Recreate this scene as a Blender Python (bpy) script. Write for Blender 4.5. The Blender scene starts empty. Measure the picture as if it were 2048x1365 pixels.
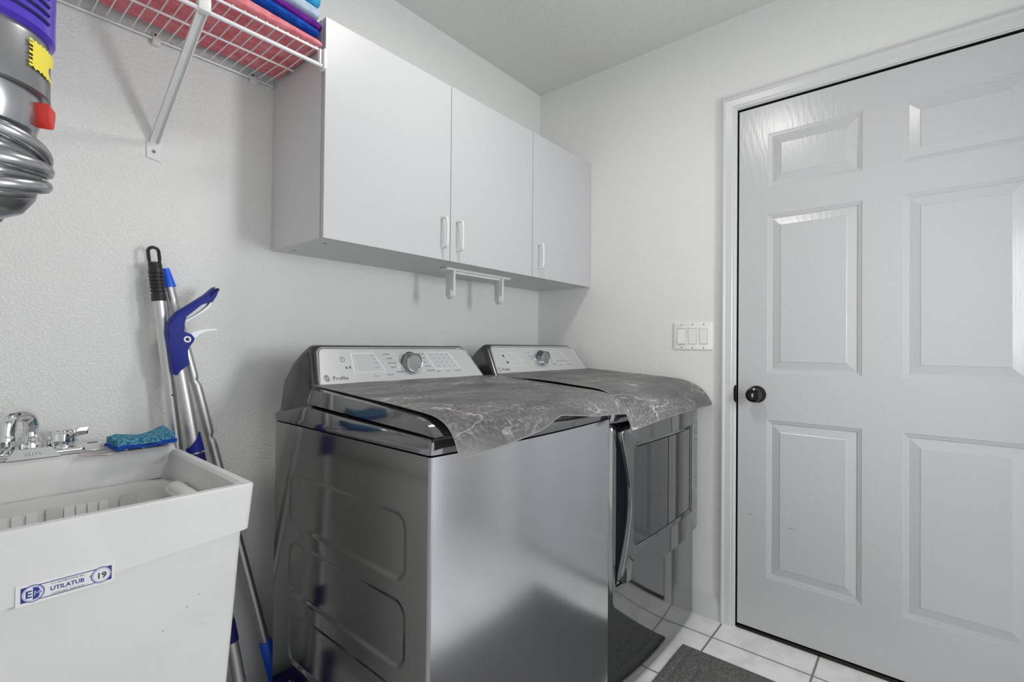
import bpy, bmesh, math, random
from mathutils import Vector, Matrix, noise
random.seed(7)
PI = math.pi
SC = bpy.context.scene
COL = SC.collection

# ------------------------------------------------------------------ camera
cam_d = bpy.data.cameras.new('camera'); cam = bpy.data.objects.new('camera', cam_d); COL.objects.link(cam)
cam_d.sensor_fit = 'HORIZONTAL'; cam_d.sensor_width = 36.0
cam_d.lens = 36.0 * 970.8 / 2048.0
cam_d.clip_start = 0.02; cam_d.clip_end = 50
FW = Vector((0.76221332, 0.64725001, 0.00991353)); RT = Vector((0.6471792, -0.76227724, 0.00961703)); UP = RT.cross(FW)
cam.matrix_world = Matrix(((RT.x, UP.x, -FW.x, -2.05707), (RT.y, UP.y, -FW.y, -1.56592), (RT.z, UP.z, -FW.z, 1.10415), (0, 0, 0, 1)))
SC.camera = cam
# ------------------------------------------------------------------ view, world, lights
SC.view_settings.view_transform = 'Standard'
SC.view_settings.look = 'None'
SC.view_settings.gamma = 1.0
SC.view_settings.use_curve_mapping = False
SC.view_settings.exposure = 0.0
w = bpy.data.worlds.new('world'); SC.world = w; w.use_nodes = True
w.node_tree.nodes['Background'].inputs[0].default_value = (0.93, 0.97, 1.0, 1)
w.node_tree.nodes['Background'].inputs[1].default_value = 1.38

def area(name, loc, target, size, power, col, size_y=None, shape='RECTANGLE'):
    l = bpy.data.lights.new(name, 'AREA'); l.shape = shape; l.size = size
    if size_y: l.size_y = size_y
    l.energy = power; l.color = col
    o = bpy.data.objects.new(name, l); COL.objects.link(o); o.location = loc
    o.rotation_euler = (Vector(target) - Vector(loc)).to_track_quat('-Z', 'Y').to_euler()
    return o
area('ceiling_lamp', (-1.10, -0.92, 2.39), (-1.10, -0.92, 0), 0.22, 7.0, (1.0, 0.97, 0.93), shape='DISK')
area('doorway_light', (-0.72, -2.25, 1.32), (-1.5, -0.3, 1.3), 0.24, 12.5, (0.96, 0.98, 1.0), size_y=0.55)

# ------------------------------------------------------------------ materials
def mat(name, base=(.8, .8, .8), rough=.5, metal=0.0, spec=.5, bump=None, bscale=100, bstr=.2, bdist=.001, detail=2, coat=0, alpha=None, stretch=None, trans=0):
    m = bpy.data.materials.new(name); m.use_nodes = True; nt = m.node_tree; b = nt.nodes['Principled BSDF']
    b.inputs['Base Color'].default_value = (*base, 1); b.inputs['Roughness'].default_value = rough; b.inputs['Metallic'].default_value = metal
    b.inputs['Specular IOR Level'].default_value = spec; b.inputs['Coat Weight'].default_value = coat
    b.inputs['Transmission Weight'].default_value = trans
    if bump:
        tc = nt.nodes.new('ShaderNodeTexCoord'); mp = nt.nodes.new('ShaderNodeMapping')
        if stretch: mp.inputs['Scale'].default_value = stretch
        n = nt.nodes.new('ShaderNodeTexNoise'); n.inputs['Scale'].default_value = bscale; n.inputs['Detail'].default_value = detail
        n.inputs['Distortion'].default_value = .4
        bp = nt.nodes.new('ShaderNodeBump'); bp.inputs['Strength'].default_value = bstr; bp.inputs['Distance'].default_value = bdist
        L = nt.links.new
        L(tc.outputs['Object'], mp.inputs[0]); L(mp.outputs[0], n.inputs['Vector'])
        src = n.outputs['Fac']
        if bump == 'knock':
            cr = nt.nodes.new('ShaderNodeValToRGB'); cr.color_ramp.elements[0].position = .42; cr.color_ramp.elements[1].position = .62
            L(src, cr.inputs[0]); src = cr.outputs[0]
        L(src, bp.inputs['Height']); L(bp.outputs[0], b.inputs['Normal'])
    return m

def vary(m, c1, c2, scale, detail=3, lo=.35, hi=.65, stretch=None, rough=None):
    nt = m.node_tree; b = nt.nodes['Principled BSDF']; L = nt.links.new
    tc = nt.nodes.new('ShaderNodeTexCoord'); mp = nt.nodes.new('ShaderNodeMapping')
    if stretch: mp.inputs['Scale'].default_value = stretch
    n = nt.nodes.new('ShaderNodeTexNoise'); n.inputs['Scale'].default_value = scale; n.inputs['Detail'].default_value = detail
    cr = nt.nodes.new('ShaderNodeValToRGB'); e = cr.color_ramp.elements
    e[0].position = lo; e[1].position = hi; e[0].color = (*c1, 1); e[1].color = (*c2, 1)
    L(tc.outputs['Object'], mp.inputs[0]); L(mp.outputs[0], n.inputs['Vector']); L(n.outputs['Fac'], cr.inputs[0]); L(cr.outputs[0], b.inputs['Base Color'])
    if rough:
        mr = nt.nodes.new('ShaderNodeMapRange'); mr.inputs[3].default_value = rough[0]; mr.inputs[4].default_value = rough[1]
        L(n.outputs['Fac'], mr.inputs[0]); L(mr.outputs[0], b.inputs['Roughness'])
    return m

M = {}
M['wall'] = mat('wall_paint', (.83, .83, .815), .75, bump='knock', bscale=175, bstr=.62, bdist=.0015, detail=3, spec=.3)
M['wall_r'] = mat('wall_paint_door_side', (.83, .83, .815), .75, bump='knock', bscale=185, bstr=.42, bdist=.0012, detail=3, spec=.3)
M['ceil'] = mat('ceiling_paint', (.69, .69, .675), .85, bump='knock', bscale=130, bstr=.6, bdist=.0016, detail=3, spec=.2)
M['trim'] = mat('trim_paint', (.66, .665, .665), .28, bump='noise', bscale=8, bstr=.05, bdist=.001, stretch=(1, 20, 1))
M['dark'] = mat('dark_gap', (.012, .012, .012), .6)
M['cab'] = mat('white_melamine', (.545, .55, .56), .38, bump='noise', bscale=300, bstr=.02)
M['cabside'] = mat('grey_white_melamine', (.70, .705, .705), .5, bump='noise', bscale=300, bstr=.02)
M['plastic'] = mat('white_plastic', (.80, .80, .79), .3, bump='noise', bscale=200, bstr=.01)
M['tub'] = vary(mat('white_moulded_tub', (.80, .80, .78), .42, bump='noise', bscale=240, bstr=.06, bdist=.0004), (.70, .70, .685), (.74, .74, .73), 9)
M['basket'] = mat('pale_basket_plastic', (.62, .62, .605), .35, bump='noise', bscale=200, bstr=.01)
M['chrome'] = mat('chrome', (.82, .83, .84), .06, 1.0, bump='noise', bscale=20, bstr=.01)
M['alu'] = mat('aluminium_pole', (.68, .68, .67), .42, 1.0, bump='noise', bscale=300, bstr=.05, stretch=(1, 1, .05))
M['alu2'] = mat('brushed_aluminium_pole', (.60, .60, .59), .46, 1.0, bump='noise', bscale=300, bstr=.05, stretch=(1, 1, .05))
M['blackp'] = mat('black_grip', (.018, .016, .018), .38, bump='noise', bscale=200, bstr=.1)
M['bluec'] = mat('bright_blue_plastic', (.016, .12, .80), .38, bump='noise', bscale=200, bstr=.05)
M['navy'] = mat('navy_blue_plastic', (.012, .022, .24), .5, spec=.25, bump='noise', bscale=200, bstr=.05)
M['navyd'] = mat('dark_navy_plastic', (.016, .016, .12), .5, spec=.25, bump='noise', bscale=200, bstr=.05)
M['whitepl'] = mat('pale_insert', (.75, .80, .83), .3)
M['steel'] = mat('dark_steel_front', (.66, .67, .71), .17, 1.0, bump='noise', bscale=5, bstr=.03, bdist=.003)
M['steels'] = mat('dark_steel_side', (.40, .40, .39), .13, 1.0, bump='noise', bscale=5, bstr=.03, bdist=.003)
M['gloss'] = mat('gloss_graphite', (.22, .22, .225), .07, .9, coat=.3)
M['conbody'] = mat('graphite_console', (.12, .12, .125), .20, .85)
M['knobside'] = mat('knob_side', (.34, .34, .35), .16, 1.0)
M['post'] = mat('steel_corner', (.40, .41, .43), .34, 1.0)
M['cutedge'] = mat('pale_cut_edge', (.30, .295, .285), .6)
M['face'] = mat('silver_face', (.62, .63, .64), .32, .55, bump='noise', bscale=500, bstr=.02, stretch=(.03, 1, 1))
M['rimchrome'] = mat('bright_rim', (.75, .75, .75), .12, 1.0)
M['knobtop'] = mat('spun_metal', (.40, .40, .41), .30, 1.0)
M['glass'] = mat('dark_window_glass', (.10, .10, .105), .03, .85, coat=.6)
M['pocket'] = mat('black_pocket', (.004, .005, .010), .6, spec=.1)
M['print'] = mat('dark_print', (.03, .03, .04), .5)
M['printb'] = mat('blue_grey_print', (.12, .15, .35), .5)
M['printw'] = mat('pale_print', (.85, .86, .87), .5)
M['lcd'] = mat('display_window', (.56, .57, .575), .2, .3)
M['bronze'] = mat('oil_rubbed_bronze', (.045, .038, .036), .18, .9)
M['wire'] = mat('white_vinyl_wire', (.78, .79, .80), .3)
M['switch'] = mat('switch_plastic', (.90, .90, .885), .3)
M['screw'] = mat('screw_metal', (.25, .25, .25), .3, .9)
M['rug'] = vary(mat('grey_rug', (.06, .06, .06), .95, bump='noise', bscale=260, bstr=1.0, bdist=.006, detail=4, spec=.1), (.10, .10, .098), (.22, .22, .21), 170)
M['yellow'] = mat('yellow_sticker', (.85, .72, .06), .4)
M['purple'] = mat('purple_plastic', (.10, .05, .55), .25, .2)
M['vgrey'] = mat('vacuum_grey', (.32, .32, .33), .28, .8)
M['vsilver'] = mat('vacuum_silver', (.42, .43, .45), .25, .9)
M['vcyc'] = mat('cyclone_grey', (.30, .30, .31), .22, .85)
M['red'] = mat('red_plastic', (.62, .03, .02), .3)
M['label_blue'] = mat('label_blue', (.02, .03, .25), .5)
M['label_pale'] = mat('label_pale', (.52, .54, .72), .5)
M['label_white'] = mat('label_white', (.78, .78, .77), .4)
M['speck'] = mat('dirt_speck', (.30, .26, .20), .8)
M['mesh'] = mat('strainer_steel', (.55, .55, .54), .3, 1.0)

def towelmat(name, c1, c2):
    return vary(mat(name, c1, .95, bump='noise', bscale=330, bstr=.9, bdist=.004, detail=4, spec=.1), c1, c2, 40, 4)
M['t_pink'] = towelmat('terry_pink', (.80, .20, .23), (.93, .34, .38))
M['t_grey'] = towelmat('terry_grey', (.48, .45, .43), (.66, .64, .62))
M['t_navy'] = towelmat('terry_navy', (.01, .015, .14), (.015, .03, .22))
M['t_blue'] = towelmat('terry_blue', (.01, .07, .42), (.02, .12, .60))
M['t_purple'] = towelmat('terry_purple', (.13, .02, .22), (.20, .03, .34))
M['t_pale'] = towelmat('terry_pale_blue', (.42, .56, .72), (.60, .70, .80))
M['t_cyan'] = towelmat('terry_turquoise', (.03, .30, .60), (.06, .42, .72))
M['sp_top'] = vary(mat('sponge_top', (.1, .4, .55), .95, bump='noise', bscale=420, bstr=1, bdist=.004, detail=4), (.01, .16, .28), (.16, .46, .62), 240, 3, .42, .58)
M['sp_bot'] = vary(mat('sponge_scourer', (.01, .08, .5), .95, bump='noise', bscale=500, bstr=1, bdist=.003, detail=4), (.005, .05, .40), (.01, .10, .62), 260)

def marble(name, seed):
    m = mat(name, (.1, .1, .1), .42, spec=.4); nt = m.node_tree; b = nt.nodes['Principled BSDF']; L = nt.links.new
    N = nt.nodes.new
    tc = N('ShaderNodeTexCoord'); mp = N('ShaderNodeMapping'); mp.inputs['Location'].default_value = (seed, seed * .7, 0)
    mp.inputs['Rotation'].default_value = (0, 0, .35); mp.inputs['Scale'].default_value = (1.1, 2.9, 2.2)
    L(tc.outputs['Object'], mp.inputs[0])
    def vein(scale, lo, hi, dist, det=6):
        n = N('ShaderNodeTexNoise'); n.inputs['Scale'].default_value = scale; n.inputs['Detail'].default_value = det; n.inputs['Distortion'].default_value = dist
        L(mp.outputs[0], n.inputs['Vector'])
        s = N('ShaderNodeMath'); s.operation = 'SUBTRACT'; s.inputs[1].default_value = .5; L(n.outputs['Fac'], s.inputs[0])
        a = N('ShaderNodeMath'); a.operation = 'ABSOLUTE'; L(s.outputs[0], a.inputs[0])
        r = N('ShaderNodeMapRange'); r.inputs[1].default_value = lo; r.inputs[2].default_value = hi; r.inputs[3].default_value = 1; r.inputs[4].default_value = 0
        L(a.outputs[0], r.inputs[0]); return r.outputs[0]
    v1 = vein(2.1, 0.0, .0075, .5, 9); v2 = vein(5.5, 0.0, .012, .4, 8)
    # where the veins are strong
    g = N('ShaderNodeTexNoise'); g.inputs['Scale'].default_value = 3.2; g.inputs['Detail'].default_value = 3; L(mp.outputs[0], g.inputs['Vector'])
    gr = N('ShaderNodeMapRange'); gr.inputs[1].default_value = .42; gr.inputs[2].default_value = .66; L(g.outputs['Fac'], gr.inputs[0])
    f = N('ShaderNodeTexNoise'); f.inputs['Scale'].default_value = 110; f.inputs['Detail'].default_value = 8; L(tc.outputs['Object'], f.inputs['Vector'])
    fr = N('ShaderNodeMapRange'); fr.inputs[1].default_value = .45; fr.inputs[2].default_value = .8; fr.inputs[3].default_value = 0; fr.inputs[4].default_value = .55; L(f.outputs['Fac'], fr.inputs[0])
    mx = N('ShaderNodeMath'); mx.operation = 'MAXIMUM'; L(v1, mx.inputs[0])
    m2 = N('ShaderNodeMath'); m2.operation = 'MULTIPLY'; m2.inputs[1].default_value = .45; L(v2, m2.inputs[0]); L(m2.outputs[0], mx.inputs[1])
    m3 = N('ShaderNodeMath'); m3.operation = 'MULTIPLY'; L(mx.outputs[0], m3.inputs[0]); L(gr.outputs[0], m3.inputs[1])
    ad = N('ShaderNodeMath'); ad.operation = 'ADD'; ad.use_clamp = True; L(m3.outputs[0], ad.inputs[0])
    m4 = N('ShaderNodeMath'); m4.operation = 'MULTIPLY'; L(fr.outputs[0], m4.inputs[0]); L(gr.outputs[0], m4.inputs[1]); L(m4.outputs[0], ad.inputs[1])
    c = N('ShaderNodeTexNoise'); c.inputs['Scale'].default_value = 5; c.inputs['Detail'].default_value = 5; L(mp.outputs[0], c.inputs['Vector'])
    cr = N('ShaderNodeValToRGB'); e = cr.color_ramp.elements; e[0].position = .3; e[1].position = .7; e[0].color = (.075, .072, .074, 1); e[1].color = (.15, .145, .145, 1)
    L(c.outputs['Fac'], cr.inputs[0])
    mix = N('ShaderNodeMix'); mix.data_type = 'RGBA'; L(ad.outputs[0], mix.inputs[0]); L(cr.outputs[0], mix.inputs[6]); mix.inputs[7].default_value = (.62, .60, .57, 1)
    L(mix.outputs[2], b.inputs['Base Color'])
    return m
M['marble1'] = marble('dark_marble_mat', 3.1); M['marble2'] = marble('dark_marble_mat_b', 8.4)

def tilemat():
    m = mat('floor_tile', (.7, .7, .7), .22); nt = m.node_tree; b = nt.nodes['Principled BSDF']; L = nt.links.new; N = nt.nodes.new
    tc = N('ShaderNodeTexCoord'); sp = N('ShaderNodeSeparateXYZ'); L(tc.outputs['Object'], sp.inputs[0])
    outs = []
    for ax, off in (('X', .1385), ('Y', .949)):
        a = N('ShaderNodeMath'); a.operation = 'ADD'; a.inputs[1].default_value = off + 3.3 + .165; L(sp.outputs[ax], a.inputs[0])
        d = N('ShaderNodeMath'); d.operation = 'DIVIDE'; d.inputs[1].default_value = .33; L(a.outputs[0], d.inputs[0])
        f = N('ShaderNodeMath'); f.operation = 'FRACT'; L(d.outputs[0], f.inputs[0])
        s = N('ShaderNodeMath'); s.operation = 'SUBTRACT'; s.inputs[1].default_value = .5; L(f.outputs[0], s.inputs[0])
        q = N('ShaderNodeMath'); q.operation = 'ABSOLUTE'; L(s.outputs[0], q.inputs[0]); outs.append(q.outputs[0])
    mn = N('ShaderNodeMath'); mn.operation = 'MINIMUM'; L(outs[0], mn.inputs[0]); L(outs[1], mn.inputs[1])
    r = N('ShaderNodeMapRange'); r.inputs[1].default_value = .007; r.inputs[2].default_value = .013; L(mn.outputs[0], r.inputs[0])
    n = N('ShaderNodeTexNoise'); n.inputs['Scale'].default_value = 7; n.inputs['Detail'].default_value = 6; n.inputs['Distortion'].default_value = 1.2; L(tc.outputs['Object'], n.inputs['Vector'])
    cr = N('ShaderNodeValToRGB'); e = cr.color_ramp.elements; e[0].position = .3; e[1].position = .55; e[0].color = (.70, .69, .67, 1); e[1].color = (.88, .875, .86, 1)
    L(n.outputs['Fac'], cr.inputs[0])
    mix = N('ShaderNodeMix'); mix.data_type = 'RGBA'; L(r.outputs[0], mix.inputs[0]); mix.inputs[6].default_value = (.22, .215, .205, 1); L(cr.outputs[0], mix.inputs[7])
    L(mix.outputs[2], b.inputs['Base Color'])
    bp = N('ShaderNodeBump'); bp.inputs['Strength'].default_value = .6; bp.inputs['Distance'].default_value = .002; L(r.outputs[0], bp.inputs['Height']); L(bp.outputs[0], b.inputs['Normal'])
    rr = N('ShaderNodeMapRange'); rr.inputs[3].default_value = .8; rr.inputs[4].default_value = .3; L(r.outputs[0], rr.inputs[0]); L(rr.outputs[0], b.inputs['Roughness'])
    return m
M['tile'] = tilemat()

def doormat():
    m = mat('door_paint', (.575, .58, .585), .24, spec=.5); nt = m.node_tree; b = nt.nodes['Principled BSDF']; L = nt.links.new; N = nt.nodes.new
    tc = N('ShaderNodeTexCoord'); mp = N('ShaderNodeMapping'); mp.inputs['Scale'].default_value = (1, 1, .07); L(tc.outputs['Object'], mp.inputs[0])
    n = N('ShaderNodeTexNoise'); n.inputs['Scale'].default_value = 170; n.inputs['Detail'].default_value = 3; n.inputs['Distortion'].default_value = .6; L(mp.outputs[0], n.inputs['Vector'])
    bp = N('ShaderNodeBump'); bp.inputs['Strength'].default_value = .30; bp.inputs['Distance'].default_value = .0009; L(n.outputs['Fac'], bp.inputs['Height'])
    mp2 = N('ShaderNodeMapping'); mp2.inputs['Scale'].default_value = (1, 1, .35); L(tc.outputs['Object'], mp2.inputs[0])
    wv = N('ShaderNodeTexWave'); wv.wave_type = 'RINGS'; wv.rings_direction = 'X'; wv.inputs['Scale'].default_value = 16; wv.inputs['Distortion'].default_value = 6; wv.inputs['Detail'].default_value = 2; wv.inputs['Detail Scale'].default_value = 2
    L(mp2.outputs[0], wv.inputs['Vector'])
    bp2 = N('ShaderNodeBump'); bp2.inputs['Strength'].default_value = .10; bp2.inputs['Distance'].default_value = .001; L(wv.outputs['Fac'], bp2.inputs['Height']); L(bp.outputs[0], bp2.inputs['Normal'])
    L(bp2.outputs[0], b.inputs['Normal'])
    return m
M['door'] = doormat()

# ------------------------------------------------------------------ mesh helpers
def wloc(o):
    v = Vector((0, 0, 0))
    while o: v += o.location; o = o.parent
    return v
def finish(name, bm, m, parent=None, smooth=True, angle=35, stuff=None, label=None, matlist=None):
    bmesh.ops.recalc_face_normals(bm, faces=bm.faces)
    me = bpy.data.meshes.new(name)
    if parent is not None:
        bmesh.ops.translate(bm, verts=bm.verts, vec=-wloc(parent))
    bm.to_mesh(me); bm.free()
    for mm in (matlist or [m]): me.materials.append(mm)
    if smooth:
        for p in me.polygons: p.use_smooth = True
        me.set_sharp_from_angle(angle=math.radians(angle))
    o = bpy.data.objects.new(name, me); COL.objects.link(o)
    if parent is not None: o.parent = parent
    if stuff: o['kind'] = 'stuff'
    if label: o['label'] = label
    return o
def thing(name, label, cat, loc, group=None):
    o = bpy.data.objects.new(name, None); COL.objects.link(o); o.location = loc; o.empty_display_size = .05
    o['label'] = label; o['category'] = cat
    if group: o['group'] = group
    return o
def tag(o, label, cat, group=None):
    o['label'] = label; o['category'] = cat
    if group: o['group'] = group
    return o
def struct(name, bm, m, smooth=True, parent=None):
    o = finish(name, bm, m, parent, smooth)
    if parent is None: o['kind'] = 'structure'
    return o
def BM(): return bmesh.new()
def box(bm, x0, x1, y0, y1, z0, z1, bev=0, seg=2, mi=0):
    vs = [bm.verts.new((x, y, z)) for z in (z0, z1) for y in (y0, y1) for x in (x0, x1)]
    fs = [bm.faces.new([vs[i] for i in f]) for f in ((0, 2, 3, 1), (4, 5, 7, 6), (0, 1, 5, 4), (2, 6, 7, 3), (0, 4, 6, 2), (1, 3, 7, 5))]
    for f in fs: f.material_index = mi
    if bev:
        es = list({e for f in fs for e in f.edges})
        bmesh.ops.bevel(bm, geom=es, offset=bev, segments=seg, affect='EDGES', profile=.5, clamp_overlap=True)
    return bm
def prism(bm, pts, fn, d0, d1, bev=0, seg=2):
    """outline pts (a,b) mapped by fn(a,b,d) to 3-D"""
    A = [bm.verts.new(fn(a, b, d0)) for a, b in pts]; B = [bm.verts.new(fn(a, b, d1)) for a, b in pts]
    fs = [bm.faces.new(A), bm.faces.new(B[::-1])]
    n = len(pts)
    for i in range(n): fs.append(bm.faces.new((A[i], A[(i + 1) % n], B[(i + 1) % n], B[i])))
    if bev:
        es = list(fs[0].edges) + list(fs[1].edges)
        bmesh.ops.bevel(bm, geom=es, offset=bev, segments=seg, affect='EDGES', profile=.5, clamp_overlap=True)
    return bm
def smoothpts(pts, it=2, closed=True):
    for _ in range(it):
        out = []; n = len(pts)
        for i in range(n if closed else n - 1):
            p, q = Vector(pts[i]), Vector(pts[(i + 1) % n])
            out += [tuple(p * .75 + q * .25), tuple(p * .25 + q * .75)]
        if not closed: out = [pts[0]] + out + [pts[-1]]
        pts = out
    return pts
def tube(bm, path, r, seg=12, caps=True, flat=None, closed=False):
    path = [Vector(p) for p in path]; n = len(path); rings = []
    rr = r if isinstance(r, (list, tuple)) else [r] * n
    up = None
    for i, p in enumerate(path):
        if closed: t = (path[(i + 1) % n] - path[i - 1]).normalized()
        else: t = ((path[i + 1] if i < n - 1 else p) - (path[i - 1] if i > 0 else p)).normalized()
        if up is None:
            up = Vector((0, 0, 1)) if abs(t.z) < .9 else Vector((1, 0, 0))
        a = t.cross(up).normalized(); u2 = a.cross(t).normalized(); up = u2
        k1, k2 = flat or (1, 1)
        rings.append([bm.verts.new(p + (a * math.cos(2 * PI * k / seg) * k1 + u2 * math.sin(2 * PI * k / seg) * k2) * rr[i]) for k in range(seg)])
    for i in range(n if closed else n - 1):
        A, B = rings[i], rings[(i + 1) % n]
        for k in range(seg): bm.faces.new((A[k], A[(k + 1) % seg], B[(k + 1) % seg], B[k]))
    if caps and not closed: bm.faces.new(rings[0][::-1]); bm.faces.new(rings[-1])
    return bm
def lathe(bm, prof, origin, axis=(0, 0, 1), seg=32, close=True):
    """prof: list of (radius, height along axis)"""
    axis = Vector(axis).normalized(); ref = Vector((1, 0, 0)) if abs(axis.x) < .9 else Vector((0, 1, 0))
    a = axis.cross(ref).normalized(); b = axis.cross(a).normalized(); O = Vector(origin); rings = []
    for r, h in prof:
        if r < 1e-6: rings.append([bm.verts.new(O + axis * h)])
        else: rings.append([bm.verts.new(O + axis * h + (a * math.cos(2 * PI * k / seg) + b * math.sin(2 * PI * k / seg)) * r) for k in range(seg)])
    for A, B in zip(rings, rings[1:]):
        if len(A) == 1 and len(B) == 1: continue
        for k in range(seg):
            k2 = (k + 1) % seg
            if len(A) == 1: bm.faces.new((A[0], B[k], B[k2]))
            elif len(B) == 1: bm.faces.new((A[k], A[k2], B[0]))
            else: bm.faces.new((A[k], A[k2], B[k2], B[k]))
    if close:
        if len(rings[0]) > 1: bm.faces.new(rings[0][::-1])
        if len(rings[-1]) > 1: bm.faces.new(rings[-1])
    return bm
def gridsurf(bm, nu, nv, fn, thick=None, mi=0):
    G = [[bm.verts.new(fn(i / nu, j / nv)) for i in range(nu + 1)] for j in range(nv + 1)]
    F = [bm.faces.new((G[j][i], G[j][i + 1], G[j + 1][i + 1], G[j + 1][i])) for j in range(nv) for i in range(nu)]
    if thick:
        H = [[bm.verts.new(Vector(fn(i / nu, j / nv)) + Vector(thick)) for i in range(nu + 1)] for j in range(nv + 1)]
        for j in range(nv):
            for i in range(nu): bm.faces.new((H[j][i], H[j + 1][i], H[j + 1][i + 1], H[j][i + 1]))
        for i in range(nu):
            bm.faces.new((G[0][i], H[0][i], H[0][i + 1], G[0][i + 1])); bm.faces.new((G[nv][i], G[nv][i + 1], H[nv][i + 1], H[nv][i]))
        for j in range(nv):
            bm.faces.new((G[j][0], G[j + 1][0], H[j + 1][0], H[j][0])); bm.faces.new((G[j][nu], H[j][nu], H[j + 1][nu], G[j + 1][nu]))
    return bm
def rrect(x0, x1, y0, y1, r, n=5):
    pts = []
    for cx, cy, a0 in ((x1 - r, y1 - r, 0), (x0 + r, y1 - r, 90), (x0 + r, y0 + r, 180), (x1 - r, y0 + r, 270)):
        for k in range(n + 1):
            a = math.radians(a0 + 90 * k / n); pts.append((cx + r * math.cos(a), cy + r * math.sin(a)))
    return pts
def text(name, s, size, origin, xdir, ydir, m, parent, extrude=.0003, align='LEFT', bold=0.0):
    cu = bpy.data.curves.new(name, 'FONT'); cu.body = s; cu.size = size; cu.extrude = extrude; cu.align_x = align; cu.offset = bold; cu.resolution_u = 3
    o = bpy.data.objects.new(name + '_tmp', cu); COL.objects.link(o)
    dg = bpy.context.evaluated_depsgraph_get(); me = bpy.data.meshes.new_from_object(o.evaluated_get(dg)); me.name = name
    bpy.data.objects.remove(o); bpy.data.curves.remove(cu)
    X = Vector(xdir).normalized(); Y = (Vector(ydir) - Vector(ydir).dot(X) * X).normalized(); Z = X.cross(Y)
    Or = Vector(origin) - wloc(parent)
    me.transform(Matrix(((X.x, Y.x, Z.x, Or.x), (X.y, Y.y, Z.y, Or.y), (X.z, Y.z, Z.z, Or.z), (0, 0, 0, 1))))
    me.materials.clear(); me.materials.append(m)
    r = bpy.data.objects.new(name, me); COL.objects.link(r); r.parent = parent
    return r
def sstep(a, b, x):
    t = max(0, min(1, (x - a) / (b - a))); return t * t * (3 - 2 * t)
def lerp(a, b, t): return a + (b - a) * t
def curve1(keys, x):
    if x <= keys[0][0]: return keys[0][1]
    for (a, va), (b, vb) in zip(keys, keys[1:]):
        if x <= b: return lerp(va, vb, (x - a) / (b - a))
    return keys[-1][1]

# ================================================================== SETTING
XL, YF, CZ = -2.36, -2.55, 2.44
bm = BM(); box(bm, XL - .1, .9, YF - .1, .1, -.1, 0); struct('floor', bm, M['tile'], False)
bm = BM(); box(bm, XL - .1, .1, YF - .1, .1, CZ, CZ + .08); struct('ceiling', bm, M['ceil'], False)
bm = BM(); box(bm, XL - .1, .1, 0, .1, 0, CZ); struct('wall_back', bm, M['wall'], False)
bm = BM(); box(bm, XL - .1, XL, YF - .1, 0, 0, CZ); struct('wall_left', bm, M['wall'], False)
DY0, DY1, DZ = -.9945, -1.920, 2.057
bm = BM(); box(bm, 0, .1, DY0, 0, 0, CZ); box(bm, 0, .1, YF - .1, DY1, 0, CZ); box(bm, 0, .1, DY1, DY0, DZ, CZ)
struct('wall_right', bm, M['wall_r'], False)
bm = BM(); box(bm, XL, -2.0, YF - .1, YF, 0, CZ); box(bm, -.45, 0, YF - .1, YF, 0, CZ); box(bm, -2.0, -.45, YF - .1, YF, 2.06, CZ)
struct('wall_front', bm, M['wall'], False)
# baseboards
def base_prof(bm, fn, a0, a1, h=.097, t=.013):
    P = [(0, 0), (t, 0), (t, h * .62), (t * .8, h * .66), (t * .8, h * .80), (t * .45, h * .93), (t * .25, h), (0, h)]
    prism(bm, P, fn, a0, a1)
bm = BM(); base_prof(bm, lambda a, b, d: (-a, d, b), -.944, 0); struct('baseboard_right', bm, M['trim'])
bm = BM(); base_prof(bm, lambda a, b, d: (d, -a, b), XL, -.013); struct('baseboard_back', bm, M['trim'])
bm = BM(); base_prof(bm, lambda a, b, d: (XL + a, d, b), YF, -.013); struct('baseboard_left', bm, M['trim'])
# door casing: profile swept round the opening
def casing(bm):
    # (distance from opening edge outward, protrusion)
    P = [(0, 0), (0, .009), (.004, .011), (.010, .011), (.013, .0135), (.020, .014), (.036, .016), (.041, .0195), (.047, .0195), (.050, .015), (.053, .015), (.054, 0)]
    yi0, yi1, zi = -.9915, -1.923, 2.060
    def ring(d, h):
        return [(-h, yi0 + d, 0.0), (-h, yi0 + d, zi + d), (-h, yi1 - d, zi + d), (-h, yi1 - d, 0.0)]
    R = [[bm.verts.new(v) for v in ring(d, h)] for d, h in P]
    for A, B in zip(R, R[1:]):
        for k in range(3): bm.faces.new((A[k], A[k + 1], B[k + 1], B[k]))
    for k in (0, 3): bm.faces.new([r[k] for r in R])
bm = BM(); casing(bm); struct('trim_1', bm, M['trim']).data.set_sharp_from_angle(angle=math.radians(20))
bm = BM()   # jamb lining with stop, coloured black as the shade in the door gap
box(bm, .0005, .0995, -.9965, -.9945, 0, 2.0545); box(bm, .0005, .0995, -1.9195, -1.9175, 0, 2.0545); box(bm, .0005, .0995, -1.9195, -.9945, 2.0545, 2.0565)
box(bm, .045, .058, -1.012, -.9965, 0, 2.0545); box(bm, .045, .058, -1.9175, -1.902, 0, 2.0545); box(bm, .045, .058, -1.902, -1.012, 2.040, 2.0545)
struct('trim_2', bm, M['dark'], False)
bm = BM(); box(bm, -.004, .10, -1.9945 + .08, -.9995, 0.0005, .012, .003); struct('trim_3', bm, M['bronze'])

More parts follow.
